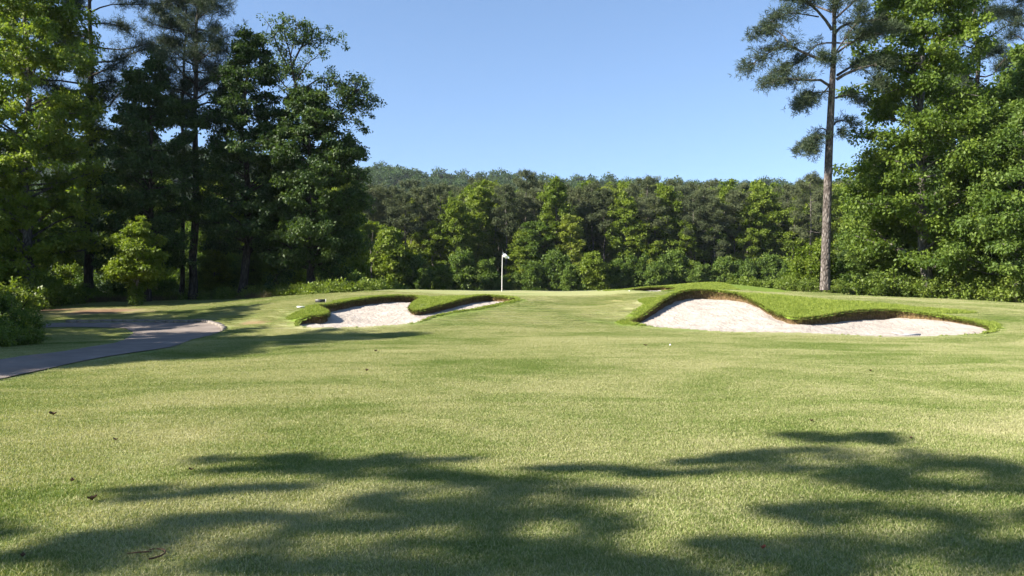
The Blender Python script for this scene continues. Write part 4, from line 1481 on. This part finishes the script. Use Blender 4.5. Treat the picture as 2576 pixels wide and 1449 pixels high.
# ------------------------------------------------------------------ far wood behind the green
def far_broad(seed, leaf, Ht=16.0, w=1.0, base=1.5):
    r = R_(seed)
    return tree_meshes(broadleaf(r, Ht, base, [(0, 1.8 * w), (.2, 2.6 * w), (.5, 2.8 * w), (.75, 2.5 * w), (.92, 1.8 * w), (1, .9)], .2, 52, .7, 62, .31, sub=2, flat=.75, thin=.08), M_bark_grey, leaf)


def far_pine(seed, Ht=18.0, base=8.5, w=1.0):
    r = R_(seed)
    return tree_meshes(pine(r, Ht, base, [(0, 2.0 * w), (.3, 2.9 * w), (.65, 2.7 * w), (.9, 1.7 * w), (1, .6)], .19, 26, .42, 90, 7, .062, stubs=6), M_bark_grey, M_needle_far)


FB = [far_broad(201, M_leaf_bright), far_broad(202, M_leaf_bright, w=.85), far_broad(203, M_leaf_yellow, w=.9), far_broad(204, M_leaf_mid, w=1.05), far_broad(205, M_leaf_bright, w=1.1)]
FP = [far_pine(211), far_pine(212, w=1.15), far_pine(213, base=10), far_pine(214, w=.9, base=7)]
FU = [far_broad(221, M_leaf_mid, 6.0, .75, .3), far_broad(222, M_leaf_bright, 6.0, .7, .3), far_broad(223, M_leaf_mid, 6.0, .8, .3)]
FBH, FPH, FUH = 16.0, 18.0, 6.0
front_b = [(1150, 505, 106, 1), (1205, 463, 110, 0), (1245, 500, 112, 3), (1350, 560, 106, 3), (1402, 456, 108, 1), (1432, 545, 105, 2), (1472, 520, 112, 3), (1530, 475, 114, 2), (1570, 492, 107, 0), (1610, 560, 106, 4), (1678, 468, 108, 1),
           (1725, 560, 106, 4), (1790, 540, 108, 3), (1822, 461, 113, 0), (1868, 520, 107, 4), (1920, 476, 108, 0), (1955, 520, 110, 2), (2000, 520, 107, 4), (2110, 480, 104, 0), (2160, 500, 100, 1), (1090, 560, 106, 4), (930, 560, 102, 4), (1310, 580, 107, 4), (885, 540, 100, 3)]
front_p = [(940, 480, 108, 0), (985, 474, 110, 1), (1022, 492, 106, 2), (1062, 478, 110, 0), (1105, 470, 112, 3), (1272, 470, 108, 2), (1322, 437, 118, 0), (1350, 480, 110, 3), (1455, 482, 112, 1), (1490, 468, 110, 0), (1520, 480, 108, 2), (1630, 450, 112, 1), (1650, 500, 107, 2), (1745, 495, 107, 0), (1770, 480, 108, 1), (1800, 500, 106, 3), (1850, 485, 108, 2), (1980, 470, 111, 1), (2035, 446, 104, 1), (2075, 480, 108, 2), (900, 478, 106, 3)]
under = [(920, 640, 99, 0), (985, 585, 98, 1), (1040, 650, 99, 0), (1112, 672, 95, 1), (1165, 640, 100, 0), (1220, 660, 99, 2), (1300, 690, 100, 2), (1345, 665, 99, 0), (1400, 640, 100, 0), (1440, 670, 97, 2), (1495, 640, 97, 1), (1550, 660, 98, 0), (1600, 650, 99, 2), (1650, 665, 97, 0), (1700, 640, 100, 0), (1760, 670, 98, 2), (1820, 655, 99, 0), (1880, 660, 98, 2), (1940, 650, 98, 0), (1990, 665, 96, 2), (2050, 670, 95, 0), (2120, 660, 90, 0), (870, 650, 97, 0), (1075, 680, 96, 2), (1265, 700, 97, 2)]
mid = []
rm = R_(300)
for Y, vt, stp in ((121, 482, 46), (130, 474, 44), (141, 470, 44)):
    for u in np.arange(760, 2330, stp):
        mid.append((u + rm.uniform(-16, 16), vt + rm.uniform(-14, 24), Y + rm.uniform(-3, 3), int(rm.integers(0, 100))))
ORD = ['first', 'second', 'third', 'fourth', 'fifth', 'sixth', 'seventh', 'eighth', 'ninth', 'tenth', 'eleventh', 'twelfth', 'thirteenth', 'fourteenth', 'fifteenth', 'sixteenth', 'seventeenth', 'eighteenth', 'nineteenth', 'twentieth', 'twenty-first', 'twenty-second', 'twenty-third', 'twenty-fourth', 'twenty-fifth', 'twenty-sixth']


def rank_labels(items, what):
    labs = {}
    for sgn, side in ((-1, 'left'), (1, 'right')):
        L_ = sorted([it for it in items if (it[0] - 1263) * sgn >= 0], key=lambda it: abs(it[0] - 1263))
        for i, it in enumerate(L_):
            labs[it] = f'{what}, {ORD[i]} {side} of the flagstick'
    return labs


for items, protos, h0, name, cat, what, grp in (
        (front_b, FB, FBH, 'broadleaf_tree', 'tree', 'leafy broadleaf fronting the far wood', 'broadleaf trees fronting the far wood'),
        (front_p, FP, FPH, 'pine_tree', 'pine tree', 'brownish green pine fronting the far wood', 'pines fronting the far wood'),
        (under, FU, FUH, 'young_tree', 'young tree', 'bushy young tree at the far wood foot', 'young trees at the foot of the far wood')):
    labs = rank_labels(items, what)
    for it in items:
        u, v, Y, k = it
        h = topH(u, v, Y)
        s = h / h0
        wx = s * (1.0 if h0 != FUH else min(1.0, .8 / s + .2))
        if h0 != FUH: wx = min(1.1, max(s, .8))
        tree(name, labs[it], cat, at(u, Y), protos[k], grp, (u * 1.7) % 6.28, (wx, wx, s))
for (u, v, Y, k) in mid:
    pin = k < 60
    protos, h0 = (FP, FPH) if pin else (FB, FBH)
    s = topH(u, v, Y) / h0
    tree('pine_tree' if pin else 'broadleaf_tree',
         'grey-green pine whose top shows in the back ranks of the far wood' if pin else 'green broadleaf whose top shows in the back ranks of the far wood',
         'pine tree' if pin else 'tree', at(u, Y), protos[k % len(protos)], 'pines in the back of the far wood' if pin else 'broadleaf trees in the back of the far wood', (u * 2.3) % 6.28, (min(s, 1.15), min(s, 1.15), s))

for i, u in enumerate(np.arange(-60, 900, 58)):
    v, Y = 470 + 60 * math.sin(i * 2.3), 84 + 7 * math.sin(i * 1.7)
    k = (0, 3, 1, 4)[i % 4]
    s = topH(u, v, Y) / FBH
    tree('broadleaf_tree', 'green broadleaf glimpsed through the left wood from the clearing behind it', 'tree', at(u, Y), FB[k], 'trees across the clearing behind the left wood', (i * 1.9) % 6.28, (min(s, 1.1), min(s, 1.1), s))

# dead pale snag in front of the pines on the left of the far wood
sn = MB()
tube(sn, [(0, 0, -.1), (.1, 0, 2.5), (0, .1, 5), (.25, 0, 7.5)], [.12, .1, .08, .03], 6)
tube(sn, [(.05, 0, 3.4), (.6, .1, 4.6), (1.1, 0, 6.2)], [.07, .05, .02], 5)
tube(sn, [(.02, 0, 5.2), (-.3, 0, 6.2), (-.25, 0, 7.2)], [.05, .03, .012], 5)
tag(link('dead_tree', sn.mesh('dead_tree', [M_bark_grey], True), None, at(933, 97)), 'pale leafless forked snag before the pines at the left of the far wood', 'dead tree')

# ------------------------------------------------------------------ wooded ridge in the distance
hx = np.linspace(-520, 900, 120)
hy = np.linspace(300, 900, 60)
HX, HY = np.meshgrid(hx, hy)


def hill_z(x, y):
    ridge_u = x / (K * 620) + U0
    vr = np.interp(ridge_u, [-800, 300, 500, 930, 1100, 1300, 1600, 2150, 3200], [330, 366, 384, 432, 446, 462, 472, 470, 478])
    zr = (V0 - vr) * K * 620 - 6
    t = sstep(320, 620, y)
    b = 1 - .35 * sstep(640, 900, y)
    return 0 + zr * t * b + 2.5 * vnoise(x, y, 33, 90) * t


HZ = hill_z(HX, HY)
hm = MB()
idx = np.arange(HX.size).reshape(HX.shape)
hm.add(np.stack([HX, HY, HZ], -1).reshape(-1, 3), np.stack([idx[:-1, :-1], idx[:-1, 1:], idx[1:, 1:], idx[1:, :-1]], -1).reshape(-1, 4))
M_hill = simple_mat('hill_floor', (.035, .05, .02), .95, 0, .1, .4, .05)
tag(link('hill', hm.mesh('hill', [M_hill], True)), kind='structure', label='distant wooded hill behind the far wood', cat='hill')
rh = R_(400)
cmh = MB()
cc = rand_unit(rh, 26) * np.array([2.3, 2.3, 2.6]) + np.array([0, 0, 5.5])
leaf_cloud(cmh, cc, (1.5, 1.5, 1.1), 16, 1.0, rh)
tube(cmh, [(0, 0, -1), (0, 0, 5)], [.25, .12], 5, .1)
nh = 9000
px = rh.uniform(-420, 520, nh)
py = rh.uniform(400, 690, nh)
scatter('hill_wood', cmh, np.c_[px, py, hill_z(px, py)], np.c_[np.zeros((nh, 2)), rh.uniform(0, 6.28, nh)], rh.uniform(.4, 1.0, nh) + rh.random(nh) ** 4 * .7, [M_leaf_dark],
        'unbroken wood covering the distant hill', 'wood')

# ------------------------------------------------------------------ flagstick, balls, litter
fp = hit(1262.5, 733.2)
root = bpy.data.objects.new('flagstick', None)
COL.objects.link(root)
root.location = tuple(fp)
tag(root, 'thin white golf flagstick with a drooping white flag on the green', 'flagstick')
hp = topH(1263, 627, fp[1])
mb = MB()
tube(mb, [(0, 0, -.1), (.012, 0, hp * .5), (.03, 0, hp * .86)], [.019, .017, .015], 8)
link('pole', mb.mesh('pole', [M_pole], True), root)
mb = MB()
tube(mb, [(.03, 0, hp * .86), (.034, 0, hp * .985), (.035, 0, hp)], [.015, .013, .006], 8)
link('pole_tip', mb.mesh('pole_tip', [M_black], True), root)
# limp flag: folds falling to the right
nu, nv = 22, 14
fl = []
dpp = K * fp[1]
top, bot = hp - 8 * dpp, hp - 21 * dpp
for i in range(nu):
    s = i / (nu - 1)
    for j in range(nv):
        t = j / (nv - 1)
        x = .05 + s * 15.5 * dpp
        zt = top - s ** 1.15 * 11.0 * dpp
        ln = (13 * dpp) * (1 - .62 * s) * (1 - .12 * math.sin(s * 9))
        z = zt - t * ln
        y = .045 * math.sin(s * 8 + t * 3.0) * (.3 + s) + .02 * math.sin(t * 7 + s * 3)
        fl.append((x - .02 * t * math.sin(s * 6), y, z))
mb = MB()
ii = np.arange(nu * nv).reshape(nu, nv)
mb.add(fl, np.stack([ii[:-1, :-1], ii[1:, :-1], ii[1:, 1:], ii[:-1, 1:]], -1).reshape(-1, 4))
link('flag', mb.mesh('flag', [M_white], True), root)


def sphere_mb(rad, n=12):
    mb = MB()
    th = np.linspace(.02, math.pi - .02, n)
    tube(mb, np.c_[np.zeros(n), np.zeros(n), -np.cos(th) * rad + rad], np.sin(th) * rad, n)
    return mb


ball = sphere_mb(.0214).mesh('golf_ball', [M_ball], True)
p = hit(1686, 871.5)
tag(link('golf_ball', ball, None, p + np.array([0, 0, .018])), 'white golf ball on the fairway before the right bunker', 'golf ball')
p = hit(1583, 733.2)
tag(link('golf_ball', ball, None, p + np.array([0, 0, .0]), 0, 1.3), 'white golf ball by the far bunker at the back of the green', 'golf ball')

# grey flat marker with two white bars by the left bunker
p = hit(757, 777)
root = bpy.data.objects.new('ground_marker', None)
COL.objects.link(root)
root.location = tuple(p)
tag(root, 'small crossed grey and white marker lying on the bank left of the left bunker', 'marker')
mb = MB(); box(mb, (0, 0, .05), (.30, .05, .03), .12, bev=.005); link('grey_bar', mb.mesh('grey_bar', [M_grey]), root)
mb = MB(); box(mb, (0, -.02, .085), (.30, .045, .025), -.12, bev=.005); link('white_bar', mb.mesh('white_bar', [M_white]), root)
mb = MB(); tube(mb, [(0, 0, -.05), (0, 0, .045)], [.02, .02], 6); link('stake', mb.mesh('stake', [M_black]), root)
# dark low board on the bank behind the left bunker
p = hit(806, 762)
root = bpy.data.objects.new('low_board', None)
COL.objects.link(root)
root.location = tuple(p)
root.rotation_euler = (0, 0, .2)
tag(root, 'low dark board with a pale end standing on the bank behind the left bunker', 'board')
mb = MB(); box(mb, (0, 0, .07), (.40, .05, .15), 0, bev=.006); link('panel', mb.mesh('panel', [M_black]), root)
mb = MB(); box(mb, (.212, 0, .075), (.02, .055, .16), 0, bev=.003); link('end_trim', mb.mesh('end_trim', [M_white]), root)

# bunker rake lying at the front of the right bunker
p = hit(2300, 846)
root = bpy.data.objects.new('bunker_rake', None)
COL.objects.link(root)
root.location = (p[0], p[1] + .12, p[2] - .02)
root.rotation_euler = (0, 0, .15)
tag(root, 'dark bunker rake head lying on the sand at the front lip of the right bunker', 'rake')
mb = MB(); box(mb, (0, 0, .06), (.55, .05, .05), 0, bev=.008); link('head', mb.mesh('head', [M_grey]), root)
mb = MB()
for k in range(9): tube(mb, [(-.24 + .06 * k, 0, .045), (-.24 + .06 * k, -.01, -.02)], [.008, .005], 5)
link('tines', mb.mesh('tines', [M_black]), root)
mb = MB(); tube(mb, [(0, 0, .06), (.1, .7, .02), (.2, 1.3, .05)], [.012, .012, .012], 6); link('handle', mb.mesh('handle', [M_grey]), root)


# kerb blocks along the far edge and the turn of the cart path
def block_mesh(seed):
    r = R_(seed)
    mb = MB()
    box(mb, (0, 0, .03), (.40, .15, .15), 0, bev=.018)
    me = mb.mesh('kerb_block', [M_conc])
    co = np.empty(len(me.vertices) * 3, dtype=np.float32)
    me.vertices.foreach_get('co', co)
    co += r.normal(size=len(co)).astype(np.float32) * .006
    me.vertices.foreach_set('co', co)
    return me


BL = [block_mesh(500 + i) for i in range(3)]
kp = np.array([hit(u, v)[:2] for u, v in [(563, 832), (560, 826), (548, 819), (520, 812.5), (498, 810.5), (410, 811), (264, 810.5), (140, 812.5)]])
kp = smooth_path(np.c_[kp, np.zeros(len(kp))], 120)[:, :2]
sl = np.concatenate([[0], np.cumsum(np.linalg.norm(np.diff(kp, axis=0), axis=1))])
d, k = .2, 0
while d < sl[-1] - .2:
    x, y = np.interp(d, sl, kp[:, 0]), np.interp(d, sl, kp[:, 1])
    x2, y2 = np.interp(d + .1, sl, kp[:, 0]), np.interp(d + .1, sl, kp[:, 1])
    near = d < 3.4
    o = link('kerb_block', BL[k % 3], None, (x, y, Hs(x, y)), math.atan2(y2 - y, x2 - x) + RNG.normal() * .05)
    if near:
        lab = f'pale concrete kerb block at the turn of the cart path, {ORD[k]} from its right tip'
    else:
        lab = 'shaded concrete kerb block in the row along the far edge of the cart path'
    tag(o, lab, 'kerb block', 'kerb blocks at the turn of the cart path' if near else 'shaded kerb blocks along the cart path')
    d += .42
    k += 1


def leaf_litter(r, L, mat, name):
    mb = MB()
    n, m = 7, 4
    V = []
    for i in range(n):
        s = i / (n - 1)
        w = L * .32 * math.sin(math.pi * min(.97, s + .04)) ** .7
        for j in range(m):
            t = j / (m - 1) * 2 - 1
            V.append((s * L - L / 2, t * w, .012 + L * .18 * (2 * s - 1) ** 2 + L * .22 * t * t + r.normal() * .003))
    ii = np.arange(n * m).reshape(n, m)
    mb.add(V, np.stack([ii[:-1, :-1], ii[1:, :-1], ii[1:, 1:], ii[:-1, 1:]], -1).reshape(-1, 4))
    return mb.mesh(name, [mat], True)


DL = leaf_litter(R_(600), .06, M_brown, 'fallen_leaf')
for k, (u, v, s, lab) in enumerate([
    (132, 1050, 1.5, 'dark curled leaf on the sunny grass near the left edge'),
    (181, 1220, 1.0, 'dark curled leaf left of the foreground shadow, upper of two'),
    (230, 1267, 1.25, 'dark curled leaf left of the foreground shadow, lower of two'),
    (290, 1113, .8, 'small dark leaf on the sunny grass between the left edge leaves'),
    (923, 937, 1.6, 'dark leaf on the mid fairway below the left bunker'),
    (945, 887, 1.7, 'dark leaf nearest the shadow in front of the left bunker'),
    (480, 1190, .7, 'small dark leaf at the left tip of the foreground shadow'),
    (2042, 1065, .9, 'dark leaf on the sunny grass above the right-hand shadow'),
    (2190, 937, 1.2, 'small dark leaf on the fairway below the right bunker'),
    (1624, 872, 1.6, 'dark leaf left of the ball before the right bunker'),
    (56, 1413, .8, 'dark leaf in the shade at the bottom left corner'),
    (2292, 1108, .8, 'dark leaf at the upper edge of the right-hand shadow')]):
    tag(link('fallen_leaf', DL, None, hit(u, v, 2.5) + np.array([0, 0, .012]), k * 2.1, s), lab, 'fallen leaf', 'dark leaves fallen on the fairway')
RL = leaf_litter(R_(601), .05, M_red, 'fallen_leaf')
tag(link('fallen_leaf', RL, None, hit(1921, 1394, 2.5) + np.array([0, 0, .014]), .8), 'small reddish leaf in the lower right foreground', 'fallen leaf')
mb = MB()
a = np.linspace(-1.2, 2.2, 12)
tube(mb, np.c_[np.cos(a) * .075, np.sin(a) * .09, np.full(12, .022)], np.linspace(.006, .004, 12), 5)
tube(mb, [(-.02, .05, .02), (-.09, .0, .03), (-.15, .03, .015)], [.005, .004, .003], 4)
tag(link('twig', mb.mesh('twig', [M_brown], True), None, hit(378, 1409, 2.5)), 'dark curved twig in the shade at the lower left', 'twig')

# ------------------------------------------------------------------ air
mb = MB()
box(mb, (0, 535, 74), (2500, 1390, 156))
M_haze, nt, out = new_mat('haze')
pv = N(nt, 'ShaderNodeVolumePrincipled')
pv.inputs['Color'].default_value = (.80, .90, 1.0, 1)
pv.inputs['Density'].default_value = 0.00008
nt.links.new(pv.outputs[0], out.inputs['Volume'])
tag(link('haze', mb.mesh('haze', [M_haze])), 'thin pale air over the whole golf hole', 'haze', kind='stuff')
